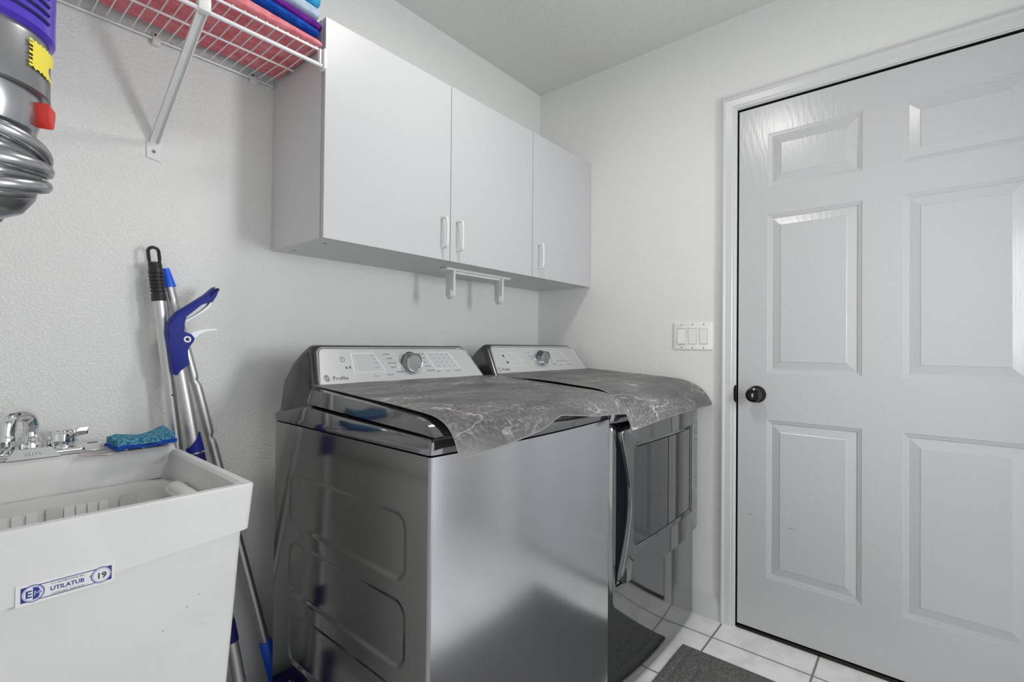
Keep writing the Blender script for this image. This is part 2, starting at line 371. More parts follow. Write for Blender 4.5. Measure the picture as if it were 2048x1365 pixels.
# door slab with six moulded panels
def make_door():
    y0, y1, z0, z1 = -1.0015, -1.9145, .0165, 2.0475; xf, xb = .0025, .037
    ys = [y0, -1.1054, -1.4023, -1.5125, -1.8094, y1]; zs = [z0, .2244, .8293, 1.0088, 1.6188, 1.7254, 1.9325, z1]
    bm = BM()
    V = {}
    def v(y, z, x=xf):
        k = (round(y, 5), round(z, 5), round(x, 5))
        if k not in V: V[k] = bm.verts.new((x, y, z))
        return V[k]
    for i in range(5):
        for j in range(7):
            a, b, c, d = ys[i], ys[i + 1], zs[j], zs[j + 1]
            if i in (1, 3) and j in (1, 3, 5):
                prev = None
                for ins, dep in ((0, 0), (.002, .0026), (.0055, .0028), (.0070, .0050), (.011, .0052), (.0125, .0085), (.016, .0092), (.043, .0028), (.0455, .0012), (.047, .0012)):
                    R = [v(a - ins, c + ins, xf + dep), v(b + ins, c + ins, xf + dep), v(b + ins, d - ins, xf + dep), v(a - ins, d - ins, xf + dep)]
                    if prev:
                        for k in range(4): bm.faces.new((prev[k], prev[(k + 1) % 4], R[(k + 1) % 4], R[k]))
                    prev = R
                bm.faces.new(prev)
            else: bm.faces.new((v(a, c), v(b, c), v(b, d), v(a, d)))
    def edgeline(fixed, seq, yz):
        for p, q in zip(seq, seq[1:]):
            if yz == 'z': bm.faces.new((v(fixed, p), v(fixed, q), v(fixed, q, xb), v(fixed, p, xb)))
            else: bm.faces.new((v(p, fixed), v(q, fixed), v(q, fixed, xb), v(p, fixed, xb)))
    edgeline(y0, zs, 'z'); edgeline(y1, zs, 'z'); edgeline(z0, ys, 'y'); edgeline(z1, ys, 'y')
    bm.faces.new([v(y0, z, xb) for z in zs] + [v(y, z1, xb) for y in ys[1:]] + [v(y1, z, xb) for z in zs[-2::-1]] + [v(y, z0, xb) for y in ys[-2:0:-1]])
    o = finish('door_1', bm, M['door'], None, True, 12); o['kind'] = 'structure'
    return o
door = make_door()
bm = BM(); lathe(bm, [(.0, -.001), (.033, -.001), (.033, .003), (.030, .007), (.022, .009), (.013, .011), (.0125, .022)], (.0025, -1.070, .925), (-1, 0, 0)); rose = finish('rose', bm, M['bronze'], door)
bm = BM(); lathe(bm, [(.012, .018), (.013, .026), (.022, .032), (.0275, .042), (.0285, .052), (.026, .060), (.020, .0635), (.019, .062), (.013, .062), (.0125, .064), (0, .064)], (.0025, -1.070, .925), (-1, 0, 0)); dk = finish('door_knob', bm, M['bronze'], door)
bm = BM(); prism(bm, rrect(-1.0735, -1.0665, .918, .932, .003, 3), lambda a, b, d: (d, a, b), -.0605, -.0632); finish('turn_button', bm, M['rimchrome'], dk, label='small bright oval turn button')
for y_, z_, l_ in ((-1.044, .455, .006), (-1.052, .452, .004), (-1.185, .4335, .004), (-1.198, .4325, .0025), (-1.0165, .188, .002)):
    bm = BM(); tube(bm, [(.0024, y_, z_), (.0024, y_ - l_, z_ - .0005)], .0007, 6); finish('scuff_mark', bm, M['dark'], door)
bm = BM(); prism(bm, [(-.9885, .905), (-.9885, .941), (-.9925, .955), (-.9985, .957), (-.9985, .889), (-.9925, .891)], lambda a, b, d: (d, a, b), -.0125, .004); struct('trim_4', bm, M['bronze'])

# ================================================================== WALL CABINETS
def cabinet(name, label, x0, x1, doors, screws):
    z0, z1, yb, yc, yd = 1.395, 2.001, -.001, -.298, -.317
    t = thing(name, label, 'cabinet', ((x0 + x1) / 2, -.15, z0))
    bm = BM(); w_ = .016
    box(bm, x0, x0 + w_, yc, yb, z0, z1); box(bm, x1 - w_, x1, yc, yb, z0, z1)
    box(bm, x0 + w_, x1 - w_, yc, yb, z0, z0 + w_); box(bm, x0 + w_, x1 - w_, yc, yb, z1 - w_, z1); box(bm, x0 + w_, x1 - w_, -.006, yb, z0 + w_, z1 - w_)
    finish('carcass', bm, M['cabside'], t, False)
    for (x, y) in screws:
        bm = BM(); lathe(bm, [(0, -.0002), (.0058, -.0002), (.0058, .0008), (0, .0008)], (x, y, z0 - .0006), (0, 0, 1), 14); finish('fastener', bm, M['screw'], t)
    for a, b, hx in doors:
        bm = BM(); box(bm, a + .0012, b - .0012, yd, yc - .0025, z0 - .0005, z1 + .001, .0008, 1); d = finish('door', bm, M['cab'], t)
        bm = BM(); P = smoothpts([(hx, yd + .001, 1.436), (hx, yd - .014, 1.434), (hx, yd - .026, 1.437), (hx, yd - .029, 1.447), (hx, yd - .029, 1.486), (hx, yd - .029, 1.525), (hx, yd - .026, 1.534), (hx, yd - .014, 1.537), (hx, yd + .001, 1.535)], 2, False)
        tube(bm, P, .0042, 10); finish('handle', bm, M['plastic'], d)
    return t
cabinet('wall_cabinet', 'wide white wall cabinet with two flat doors, above the washer', -1.387, -.4605, [(-1.387, -.921, -.960), (-.921, -.4605, -.889)], [(-1.342, -.247), (-1.345, -.063)])
cabinet('wall_cabinet', 'narrow white wall cabinet with one flat door, in the room corner above the dryer', -.4595, -.001, [(-.4595, -.002, -.421)], [(-.049, -.064), (-.075, -.279)])

# under-cabinet paper towel holder
t = thing('paper_towel_holder', 'empty white plastic paper towel holder with two arms under the wall cabinets', 'paper towel holder', (-.665, -.19, 1.38))
bm = BM(); prism(bm, rrect(-.848, -.482, -.222, -.168, .008, 3), lambda a, b, d: (a, b, d), 1.3945, 1.3855, .002); finish('mounting_bar', bm, M['plastic'], t)
bm = BM(); box(bm, -.80, -.53, -.205, -.185, 1.378, 1.386, .002); finish('rail', bm, M['plastic'], t)
for x, s in ((-.806, 1), (-.530, -1)):
    bm = BM(); pts = [(-.218, 1.388), (-.172, 1.388), (-.174, 1.31)] + [(-.195 + .021 * math.cos(a), 1.300 + .021 * math.sin(a)) for a in [math.radians(q) for q in range(0, -181, -20)]] + [(-.216, 1.31)]
    prism(bm, pts, lambda a, b, d: (x + d, a, b), -.005, .005, .0015); arm = finish('arm', bm, M['plastic'], t)
    bm = BM(); lathe(bm, [(0, 0), (.017, 0), (.017, .010), (.013, .013), (0, .013)], (x, -.195, 1.300), (s if s < 0 else -1, 0, 0), 24)
    lathe(bm, [(0, 0), (.014, 0), (.014, .012), (.011, .014), (0, .014)], (x, -.195, 1.300), (1, 0, 0), 24); finish('roll_hub', bm, M['plastic'], arm)

# ================================================================== SWITCH PLATE
t = thing('light_switch', 'white triple light switch plate on the wall beside the door casing', 'light switch', (0, -.8215, 1.152))
bm = BM(); prism(bm, rrect(-.9015, -.7415, 1.0955, 1.2085, .004, 3), lambda a, b, d: (d, a, b), 0, -.006, .002)
pl = finish('plate', bm, M['switch'], t)
for k, y in enumerate((-.7755, -.8215, -.8675)):
    bm = BM(); prism(bm, rrect(y - .0172, y + .0172, 1.1185, 1.1855, .0012, 2), lambda a, b, d: (d, a, b), -.0055, -.0064); finish('rocker_frame', bm, M['screw'], t)
    bm = BM(); up = k == 0
    P = [(-.004, 1.1200), (-.0105 if up else -.0068, 1.1200), (-.0080, 1.152), (-.0065 if up else -.0100, 1.1842), (-.004, 1.1842)]
    prism(bm, P, lambda a, b, d: (a, d, b), y - .0162, y + .0162, .0004, 1); finish('rocker', bm, M['switch'], t)
    for z in (1.1035, 1.2010):
        bm = BM(); lathe(bm, [(0, 0), (.0028, 0), (.0026, .0010), (0, .0012)], (-.0056, y, z), (-1, 0, 0), 12); finish('screw', bm, M['screw'], pl)

# ================================================================== WIRE SHELF
XS0, XS1 = XL + .01, -1.3915
t = thing('wire_shelf', 'white wire shelf on the back wall, left of the wall cabinets', 'shelf', (-1.87, 0, 1.90))
bm = BM(); tube(bm, [(XS0, -.012, 1.9085), (XS1 - .004, -.012, 1.9085)], .0032, 8); finish('back_rail', bm, M['wire'], t)
bm = BM(); tube(bm, [(XS0, -.165, 1.8985), (XS1 - .012, -.165, 1.8985)], .0030, 8); finish('middle_rail', bm, M['wire'], t)
bm = BM(); tube(bm, [(XS0, -.322, 1.8975), (XS1 - .008, -.322, 1.8975)], .0034, 8); finish('top_front_rail', bm, M['wire'], t)
bm = BM(); tube(bm, [(XS0, -.324, 1.8565), (XS1 - .004, -.324, 1.8565)], .0050, 10); finish('lower_front_rail', bm, M['wire'], t)
for i in range(37):
    x = XS1 - .024 - i * .0258
    bm = BM(); tube(bm, [(x, -.010, 1.9120), (x, -.17, 1.9025), (x, -.323, 1.9010), (x, -.3265, 1.8995)], .0017, 6); finish('cross_wire', bm, M['wire'], t)
bm = BM(); box(bm, -1.4095, -1.4040, -.330, -.316, 1.856, 1.898, .001); finish('end_bar', bm, M['wire'], t)
bm = BM(); box(bm, -1.3990, -1.3885, -.334, -.309, 1.848, 1.903, .003); finish('end_bracket', bm, M['plastic'], t)
bm = BM(); pts = [(-1.712, 1.594), (-1.680, 1.588), (-1.679, 1.640), (-1.688, 1.652), (-1.704, 1.652), (-1.713, 1.636)]
prism(bm, pts, lambda a, b, d: (a, d, b), -.0005, -.0035, .0006, 1)
A = Vector((-1.6965, -.004, 1.640)); B = Vector((-1.682, -.322, 1.868)); ax = (B - A).normalized(); sx = Vector((1, 0, 0)); nrm = ax.cross(sx).normalized()
for s0, s1, n0, n1 in ((-.0105, .0105, -.001, .001), (-.0105, -.0085, .001, -.010), (.0085, .0105, .001, -.010)):
    vs = []
    for P_ in (A, B):
        for s in (s0, s1):
            for q in (n0, n1): vs.append(bm.verts.new(P_ + sx * s + nrm * q))
    for f in ((0, 1, 3, 2), (4, 6, 7, 5), (0, 2, 6, 4), (1, 5, 7, 3), (0, 4, 5, 1), (2, 3, 7, 6)): bm.faces.new([vs[i] for i in f])
box(bm, -1.695, -1.669, -.333, -.311, 1.852, 1.884, .003)
br = finish('support_bracket', bm, M['plastic'], t)
bm = BM(); lathe(bm, [(0, 0), (.0045, 0), (.004, .0018), (0, .0018)], (-1.6965, -.0034, 1.612), (0, -1, 0), 14); finish('bracket_screw', bm, M['screw'], br)
for x in (-1.697, -1.452, -2.05):
    bm = BM(); box(bm, x - .009, x + .009, -.020, -.0005, 1.893, 1.913, .003); box(bm, x - .008, x + .008, -.006, -.0005, 1.909, 1.930, .003); c = finish('wall_clip', bm, M['plastic'], t)
    bm = BM(); lathe(bm, [(0, 0), (.004, 0), (.0035, .0015), (0, .0015)], (x, -.0058, 1.922), (0, -1, 0), 12); finish('clip_screw', bm, M['screw'], c)

# towels
def towel(label, m, x0, x1, y0, y1, zb, zt, seed=0, sb=0.0, st=0.0, folds=2, wav=.004):
    """folded towel: bottom zb and top zt at its right end, slopes sb / st rise towards the left"""
    bm = BM(); nu, nv = 70, 48
    def f(u, v):
        a = 2 * PI * v; x = lerp(x0, x1, u)
        z_lo, z_hi = zb + sb * (x1 - x), zt + st * (x1 - x); h = (z_hi - z_lo) / 2; cy = (y0 + y1) / 2; wy = (y1 - y0) / 2
        ca, sa = math.cos(a), math.sin(a)
        yy = wy * math.copysign(abs(ca) ** .25, ca); zz = math.copysign(abs(sa) ** .6, sa)
        endf = sstep(0, .03, u) * sstep(0, .03, 1 - u); zz *= lerp(.70, 1, endf); yy *= lerp(.985, 1, endf)
        if abs(ca) > .8: yy -= .0022 * (.5 + .5 * math.cos(zz * PI * folds)) * (1 if ca > 0 else -1)
        n = noise.noise(Vector((x * 12 + seed, yy * 12, zz * .8))); n2 = noise.noise(Vector((x * 45 + seed, yy * 45, zz)))
        topw = max(0, sa); inn = sstep(0, .08, u) * sstep(0, .08, 1 - u)
        x += .006 * (noise.noise(Vector((seed * 3.1, yy * 9, zz))) - .3) * sstep(.9, 1, u)
        return Vector((min(x, -1.3885) + n * .003 * inn, cy + yy + n2 * .0015 + n * .003, (z_lo + z_hi) / 2 + zz * h + (abs(n) * -wav + n2 * .001) * topw))
    G = [[bm.verts.new(f(i / nu, j / nv)) for i in range(nu + 1)] for j in range(nv)]
    for j in range(nv):
        for i in range(nu): bm.faces.new((G[j][i], G[j][i + 1], G[(j + 1) % nv][i + 1], G[(j + 1) % nv][i]))
    bm.faces.new([G[j][0] for j in range(nv)]); bm.faces.new([G[j][nu] for j in range(nv)][::-1])
    return tag(finish('towel', bm, m, None, True, 80), label, 'towel', 'folded towels on the wire shelf')
ZS = 1.9125
towel('large pink towel at the bottom of the stack on the wire shelf', M['t_pink'], -1.842, -1.3935, -.318, -.047, ZS + .0015, ZS + .017, seed=2, st=.085)
towel('grey towel showing behind the pink towel at the back of the wire shelf', M['t_grey'], -1.835, -1.43, -.24, -.018, ZS + .019, ZS + .026, seed=1, sb=.09, st=.09, wav=.001)
towel('royal blue towel above the pink towel on the wire shelf', M['t_blue'], -1.86, -1.4000, -.313, -.06, ZS + .0285, ZS + .050, seed=3, folds=3, sb=.092, st=.10)
towel('purple towel between the royal blue and the pale blue towels', M['t_purple'], -1.70, -1.3890, -.305, -.07, ZS + .053, ZS + .076, seed=4, folds=1, sb=.103, st=.09)
towel('pale blue towel near the top of the stack, below the turquoise one', M['t_pale'], -1.70, -1.3930, -.308, -.07, ZS + .079, ZS + .112, seed=5, folds=1, sb=.093, st=.09)
towel('turquoise towel topmost on the wire shelf stack', M['t_cyan'], -1.72, -1.3905, -.300, -.07, ZS + .115, ZS + .150, seed=6, folds=2, sb=.093, st=.09)
towel('dark navy towel at the left end of the wire shelf, by the vacuum', M['t_navy'], -2.14, -1.864, -.30, -.022, ZS + .0015, ZS + .05, seed=7)

# ================================================================== LAUNDRY TUB
TX0, TX1, TY0, TY1, TZ = -2.262, -1.664, -.594, -.004, .8385
t = thing('utility_sink', 'white moulded floor-standing laundry tub sink against the back wall', 'sink', (-1.96, -.3, 0))
bm = BM()
def ring(x0, x1, y0, y1, z, r=.012, n=4): return [bm.verts.new((a, b, z)) for a, b in rrect(x0, x1, y0, y1, r, n)]
def bridge(A, B):
    n = len(A)
    for i in range(n): bm.faces.new((A[i], A[(i + 1) % n], B[(i + 1) % n], B[i]))
seq = [(.010, 1.0, .40, .040), (.0085, 1.0, .60, .022), (.0075, 1.0, .738, .0125), (.0, 1.0, .7385, .0095), (0, 0, 0, 0)]
R = []
def outer(ins, z, r=.010): return ring(TX0 + ins, TX1 - ins, TY0 + ins, TY1, z, r)
R += [ring(TX0 + i_, TX1 - i_, TY0 + j_, TY1, z_, .010) for i_, j_, z_ in ((.052, .040, .02), (.038, .028, .40), (.027, .017, .60))]

rl = ring(TX0 + .0190, TX1 - .0190, TY0 + .0085, TY1, .7475, .010); R.append(rl)
rl2 = ring(TX0 + .0090, TX1 - .0090, TY0 + .0018, TY1, .7490, .010); R.append(rl2)
R.append(ring(TX0 + .0005, TX1 - .0005, TY0 + .0008, TY1, TZ - .003, .010)); R.append(ring(TX0 + .003, TX1 - .003, TY0 + .003, TY1 - .002, TZ, .010))
R.append(ring(TX0 + .016, TX1 - .016, TY0 + .016, TY1 - .016, TZ, .014)); R.append(ring(TX0 + .021, TX1 - .021, TY0 + .021, TY1 - .12, TZ - .006, .03))
R.append(ring(TX0 + .030, TX1 - .030, TY0 + .030, TY1 - .135, .76, .04)); R.append(ring(TX0 + .055, TX1 - .055, TY0 + .055, TY1 - .16, .52, .06)); R.append(ring(TX0 + .10, TX1 - .10, TY0 + .10, TY1 - .20, .47, .06))
for A, B in zip(R, R[1:]): bridge(A, B)
# lower lip edge drops towards the left along the front (moulding line)
for vv in rl + rl2:
    if vv.co.y < -.5: vv.co.z = .754 - .075 * (-1.68 - vv.co.x)
bm.faces.new(R[-1][::-1]); bm.faces.new(R[0])
finish('basin', bm, M['tub'], t, True, 30)
bm = BM()   # raised tap deck with rounded front edge; soap notches follow as dark shade sheets
def deckprof(x): return [(-.006, TZ - .004), (-.006, .8505), (-.010, .8525), (-.128, .8515), (-.138, .8480), (-.1435, .838), (-.1455, .815), (-.149, .775), (-.120, .775), (-.10, .825)]
prism(bm, deckprof(0), lambda a, b, d: (d, a, b), TX0 + .022, TX1 - .010, .0008, 1)
deck = finish('tap_deck', bm, M['tub'], t, True, 30)
for x in (-1.771, -1.738): bm = BM(); box(bm, x - .0028, x + .0028, -.142, -.085, .850, .8580, .0015); finish('soap_ridge', bm, M['tub'], deck)
for a, b in ((-1.767, -1.742), (-1.735, -1.705)): bm = BM(); box(bm, a, b, -.1425, -.095, .8515, .8530); finish('soap_recess_shade', bm, M['dark'], deck)  # flat dark sheets on the deck, painted shade of the soap recesses
# label
LZ = .7255
def LP(a, b, d):   # label plane: a along x, b up, d outwards
    return (a, TY0 + .0105 - d - (.7375 - min(b, .7375)) * -.0 , b)
lx0, lx1, lz0, lz1 = -1.979, -1.878, .7325, .7540
yl = -.5942
def flat(pts, d0, d1): 
    b_ = BM(); prism(b_, pts, lambda a, b, d: (a, yl - d, b), d0, d1); return b_
bk = finish('brand_label', flat(rrect(lx0 - .005, lx1 + .004, lz0 - .0045, lz1 + .0045, .001, 2), -.009, .0002), M['label_white'], t)
def ell(cx, cz, rx, rz, n=28): return [(cx + rx * math.cos(2 * PI * k / n), cz + rz * math.sin(2 * PI * k / n)) for k in range(n)]
zc = (lz0 + lz1) / 2
finish('label_border', flat(rrect(lx0, lx1, lz0, lz1, .0006, 2), .0002, .0003), M['label_blue'], bk)
finish('label_field', flat(rrect(lx0 + .0165, lx1 - .0165, lz0 + .0012, lz1 - .0012, .0004, 2), .0003, .0004), M['label_white'], bk)
for cx, blue in ((lx0 + .0125, 1), (lx1 - .0125, 0)):
    finish('label_ring', flat(ell(cx, zc, .0125, .0122), .0004, .0005), M['label_blue'], bk)
    finish('label_ring', flat(ell(cx, zc, .0114, .0112), .0005, .0006), M['label_pale'], bk)
    finish('label_disc', flat(ell(cx, zc, .0092, .0092), .0006, .0007), M['label_white'], bk)
X_, Z_ = (1, 0, 0), (0, 0, 1)
finish('label_disc', flat([(lx0 + .0125, zc - .009), (lx0 + .018, zc - .0075), (lx0 + .0215, zc), (lx0 + .018, zc + .0075), (lx0 + .0125, zc + .009)], .0007, .00075), M['label_blue'], bk)
text('label_print', 'E', .0140, (lx0 + .0045, yl - .0008, zc - .0050), X_, Z_, M['label_blue'], bk, .0001, bold=.0004)
text('label_print', 'M', .0100, (lx0 + .0132, yl - .0009, zc - .0040), X_, Z_, M['label_pale'], bk, .0001)
text('label_print', '19', .0125, (lx1 - .0125, yl - .0008, zc - .0050), X_, Z_, M['print'], bk, .0001, 'CENTER', .0003)
text('label_print', 'UTILATUB', .0082, ((lx0 + lx1) / 2 - .001, yl - .0005, zc - .0030), X_, Z_, M['label_blue'], bk, .0001, 'CENTER', .0002)
text('label_print', '\u00ae', .0040, ((lx0 + lx1) / 2 + .0235, yl - .0005, zc + .0004), X_, Z_, M['label_blue'], bk, .0001)
text('label_print', 'E. L. MUSTEE & SONS, INC.', 0.0032, ((lx0 + lx1) / 2, yl - .0005, zc + .0060), X_, Z_, M['print'], bk, .0001, 'CENTER')
text('label_print', 'CLEVELAND, OHIO 44142', 0.0032, ((lx0 + lx1) / 2, yl - .0005, zc - .0090), X_, Z_, M['print'], bk, .0001, 'CENTER')

for x_, z_, r_ in ((-1.770, .640, .0012), (-1.752, .655, .0010), (-1.805, .612, .0010), (-1.745, .600, .0008)):
    bm = BM(); lathe(bm, [(0, -.004), (r_, -.004), (r_, .0002), (0, .0004)], (x_, TY0 + lerp(.0170, .0085, (z_ - .60) / .1475), z_), (0, -1, 0), 10); finish('dirt_speck', bm, M['speck'], t)
# laundry basket in tub
t = thing('laundry_basket', 'white plastic laundry basket standing inside the laundry tub', 'basket', (-1.95, -.36, .47))
bm = BM(); BX0, BX1, BY0, BY1, BZ = -2.21, -1.696, -.545, -.158, .778
RR = []
for ins, z, r in ((.055, .492, .08), (.05, .490, .08), (.004, .765, .075), (-.004, .770, .075), (-.005, BZ - .003, .075), (-.001, BZ, .07), (.012, BZ, .065), (.015, BZ - .005, .065), (.018, .765, .065), (.058, .50, .07)):
    RR.append(ring(BX0 + ins, BX1 - ins, BY0 + ins, BY1 - ins, z, r, 7))
for A, B in zip(RR, RR[1:]): bridge(A, B)
bm.faces.new(RR[0]); bm.faces.new(RR[-1][::-1])
bas = finish('basket_body', bm, M['basket'], t, True, 40)
def wallY(z): return BY1 - .018 - (.765 - z) * .15
for x in (-2.040, -2.018, -1.996, -1.974, -1.953, -1.932, -1.875, -1.856, -1.837, -1.818):
    bm = BM(); prism(bm, rrect(x - .0080, x + .0080, .56, .752, .002, 2), lambda a, b, d: (a, wallY(b) - d, b), -.002, .0032); finish('slot_rib', bm, M['plastic'], t)
bm = BM(); prism(bm, rrect(-1.911, -1.889, .60, .757, .003, 2), lambda a, b, d: (a, wallY(b) - d, b), -.002, .0060); finish('wall_panel', bm, M['basket'], t)
bm = BM(); prism(bm, rrect(-1.790, -1.744, .60, .760, .012, 4), lambda a, b, d: (a, wallY(b) - d, b), -.002, .0055); finish('wall_panel', bm, M['basket'], t)
bm = BM()
def hnd(u, v):
    y = lerp(-.27, -.42, u); a = lerp(-.35, 1.0, v) * PI
    return Vector((-1.7105 + .017 * math.cos(a), y, .772 + .0135 * math.sin(a)))
gridsurf(bm, 10, 12, hnd); tube(bm, [(-1.7105, -.268, .776), (-1.7105, -.285, .778), (-1.7105, -.405, .778), (-1.7105, -.422, .776)], [.012, .0155, .0155, .012], 14)
finish('grip', bm, M['plastic'], t)

# faucet
t = thing('faucet', 'chrome two-handle faucet on the back ledge of the laundry tub', 'faucet', (-1.925, -.072, .8525))
bm = BM(); FZ = .8523
prism(bm, rrect(-2.012, -1.838, -.112, -.046, .010, 4), lambda a, b, d: (a, b, d), FZ, FZ + .014, .005, 3)
gridpts = [(-1.967, -.118), (-1.882, -.118), (-1.894, -.048), (-1.955, -.048)]
A_ = [bm.verts.new((x, y, FZ + .001)) for x, y in gridpts]; B_ = [bm.verts.new((lerp(x, -1.925, .32), lerp(y, -.075, .25), FZ + .021)) for x, y in gridpts]
for i in range(4): bm.faces.new((A_[i], A_[(i + 1) % 4], B_[(i + 1) % 4], B_[i]))
bm.faces.new(B_)
plate = finish('base_plate', bm, M['chrome'], t, True, 40)
text('maker_print', 'DELTA', .0085, (-1.925, -.1148, FZ + .0078), X_, (0, .0107, .02), M['vgrey'], plate, .0004, 'CENTER')
bm = BM(); lathe(bm, [(.021, 0), (.0205, .010), (.016, .022), (.0125, .028), (.012, .045), (.0135, .048), (.0135, .055), (.012, .058)], (-1.925, -.070, FZ + .016), (0, 0, 1), 28)
dv = Vector((-.62, -.78, 0)).normalized()
def spx(o_, z): return tuple(Vector((-1.925, -.070, FZ + z)) + dv * o_)
sp_p = smoothpts([spx(0, .055), spx(.001, .074), spx(.010, .090), spx(.028, .0955), spx(.048, .0945), spx(.062, .085), spx(.066, .066), spx(.066, .055)], 2, False)
nn = len(sp_p); tube(bm, sp_p, [lerp(.0130, .0150, i / nn) for i in range(nn)], 20)
ox, oy, _ = spx(.066, 0); lathe(bm, [(.0150, 0), (.0165, -.002), (.0165, -.011), (.013, -.012)], (ox, oy, FZ + .056), (0, 0, 1), 24)
finish('spout', bm, M['chrome'], t, True, 50)
for x in (-1.976, -1.875):
    bm = BM(); lathe(bm, [(.025, -.001), (.0255, .003), (.023, .007)], (x, -.078, FZ + .012), (0, 0, 1), 28); sk = finish('handle_skirt', bm, M['chrome'], t)
    bm = BM()
    # fluted lever knob
    prof = [(.0225, .006), (.0245, .009), (.0245, .018), (.0235, .030), (.0215, .038), (.016, .0425), (0, .044)]
    rings = []
    for r, h in prof:
        if r == 0: rings.append([bm.verts.new((x, -.078, FZ + .012 + h))]); continue
        rings.append([bm.verts.new((x + r * (1 + .05 * math.cos(8 * q)) * math.cos(q), -.078 + r * (1 + .05 * math.cos(8 * q)) * math.sin(q), FZ + .012 + h)) for q in [2 * PI * k / 64 for k in range(64)]])
    for A, B in zip(rings, rings[1:]):
        for k in range(64):
            if len(B) == 1: bm.faces.new((A[k], A[(k + 1) % 64], B[0]))
            else: bm.faces.new((A[k], A[(k + 1) % 64], B[(k + 1) % 64], B[k]))
    bm.faces.new(rings[0][::-1])
    hd = finish('handle', bm, M['chrome'], t, True, 50)
    bm = BM(); s = 1 if x > -1.9 else -1
    prism(bm, [(.018, .022), (.043, .026), (.045, .042), (.038, .044), (.016, .041)], lambda a, b, d: (x + s * a, -.078 + d, FZ + .012 + b), -.0075, .0075, .002); finish('lever', bm, M['chrome'], hd, True, 40)

# sponge, stopper, strainer
t = thing('sponge', 'turquoise cellulose sponge with a dark blue scouring layer, on the tub ledge', 'sponge', (-1.742, -.12, .858))
def spg(z0, z1, grow, seed):
    bm = BM(); nu, nv = 40, 26
    R_ = Matrix.Rotation(math.radians(6), 3, 'Z')
    def S(u, v, top):
        x = lerp(-.057, .057, u) * (1 + grow); y = lerp(-.040, .036, v) * (1 + grow)
        e = .003 * noise.noise(Vector((x * 60 + seed, y * 60, 1)))
        curl = .016 * max(0, (u - .72) / .28) ** 2 * max(0, (v - .2)) + .003 * math.sin(u * 9)
        z = (z1 if top else z0) + curl * (1 if top else .25) + (e if top else e * .3)
        q = R_ @ Vector((x, y, 0)); q.x += e; q.y += .0025 * noise.noise(Vector((x * 50, z * 90, seed)))
        return Vector((-1.742 + q.x, -.135 + q.y, z))
    T = [[bm.verts.new(S(i / nu, j / nv, 1)) for i in range(nu + 1)] for j in range(nv + 1)]; B = [[bm.verts.new(S(i / nu, j / nv, 0)) for i in range(nu + 1)] for j in range(nv + 1)]
    for j in range(nv):
        for i in range(nu): bm.faces.new((T[j][i], T[j][i + 1], T[j + 1][i + 1], T[j + 1][i])); bm.faces.new((B[j][i], B[j + 1][i], B[j + 1][i + 1], B[j][i + 1]))
    for i in range(nu): bm.faces.new((T[0][i], B[0][i], B[0][i + 1], T[0][i + 1])); bm.faces.new((T[nv][i], T[nv][i + 1], B[nv][i + 1], B[nv][i]))
    for j in range(nv): bm.faces.new((T[j][0], T[j + 1][0], B[j + 1][0], B[j][0])); bm.faces.new((T[j][nu], B[j][nu], B[j + 1][nu], T[j + 1][nu]))
    return bm
finish('cellulose_layer', spg(.8665, .8815, 0, 1), M['sp_top'], t, True, 50); finish('scouring_layer', spg(.8592, .8670, .03, 5), M['sp_bot'], t, True, 50)
t = thing('sink_stopper', 'white round sink stopper on the tub ledge between faucet and sponge', 'stopper', (-1.822, -.075, .8525))
bm = BM(); lathe(bm, [(0, 0), (.030, 0), (.031, .003), (.026, .006), (.024, .012), (.0225, .014), (.010, .0145), (0, .0145)], (-1.822, -.075, .8524), (0, 0, 1), 32); finish('disc', bm, M['tub'], t)
bm = BM(); lathe(bm, [(0, 0), (.010, 0), (.009, .002), (0, .002)], (-1.822, -.075, .8667), (0, 0, 1), 20); finish('cap', bm, M['screw'], t)
t = thing('sink_strainer', 'small wire mesh sink strainer at the edge of the ledge beside the sponge', 'strainer', (-1.818, -.130, .8525))
bm = BM(); C0 = Vector((-1.8200, -.166, .8580)); R0 = .039
circ = [C0 + Vector((R0 * math.cos(a), R0 * math.sin(a), 0)) for a in [2 * PI * k / 40 for k in range(40)]]
tube(bm, circ, .0012, 6, closed=True); finish('rim', bm, M['mesh'], t)
bm = BM()
for ang in (0, PI / 2):
    for k in range(-13, 14):
        o_ = k * .0024; hl = math.sqrt(max(0, R0 ** 2 - o_ ** 2)); P = []
        for i in range(9):
            s = lerp(-hl, hl, i / 8); rr_ = math.hypot(s, o_) / R0; z = -.0045 * (1 - rr_ ** 2)
            P.append(C0 + Vector((s * math.cos(ang) - o_ * math.sin(ang), s * math.sin(ang) + o_ * math.cos(ang), z)))
        tube(bm, P, .00028, 4, False)
finish('mesh', bm, M['mesh'], t)

# ================================================================== POLES
def lpt(A, B, tt): return A + (B - A) * tt
t = thing('broom', 'aluminium broom pole with black ribbed hanging grip, leaning on the wall behind the tub', 'broom', (-1.56, -.085, 0))
A, B = Vector((-1.7035, -.040, 1.351)), Vector((-1.560, -.095, .0)); D = (B - A).normalized(); Ln = (B - A).length
Sx = Vector((1, 0, 0)) - D * D.x; Sx.normalize(); Nn = D.cross(Sx).normalized()
def PA(a, b, d): return A + Sx * a + D * b + Nn * d
bm = BM(); loop = [(.0145 * math.cos(q), .0145 + .0145 * -math.sin(q)) for q in [math.radians(k) for k in range(0, 181, 15)]]
P = [PA(.0115 * math.cos(math.radians(k)), .0115 - .0115 * math.sin(math.radians(k)), 0) for k in range(0, 181, 15)] + [PA(-.0115, .030, 0), PA(-.0105, .042, 0), PA(0, .044, 0), PA(.0105, .042, 0), PA(.0115, .030, 0)]
tube(bm, P, .0042, 8, closed=True)
prof = [(.009, .038), (.0150, .042), (.0155, .060)]
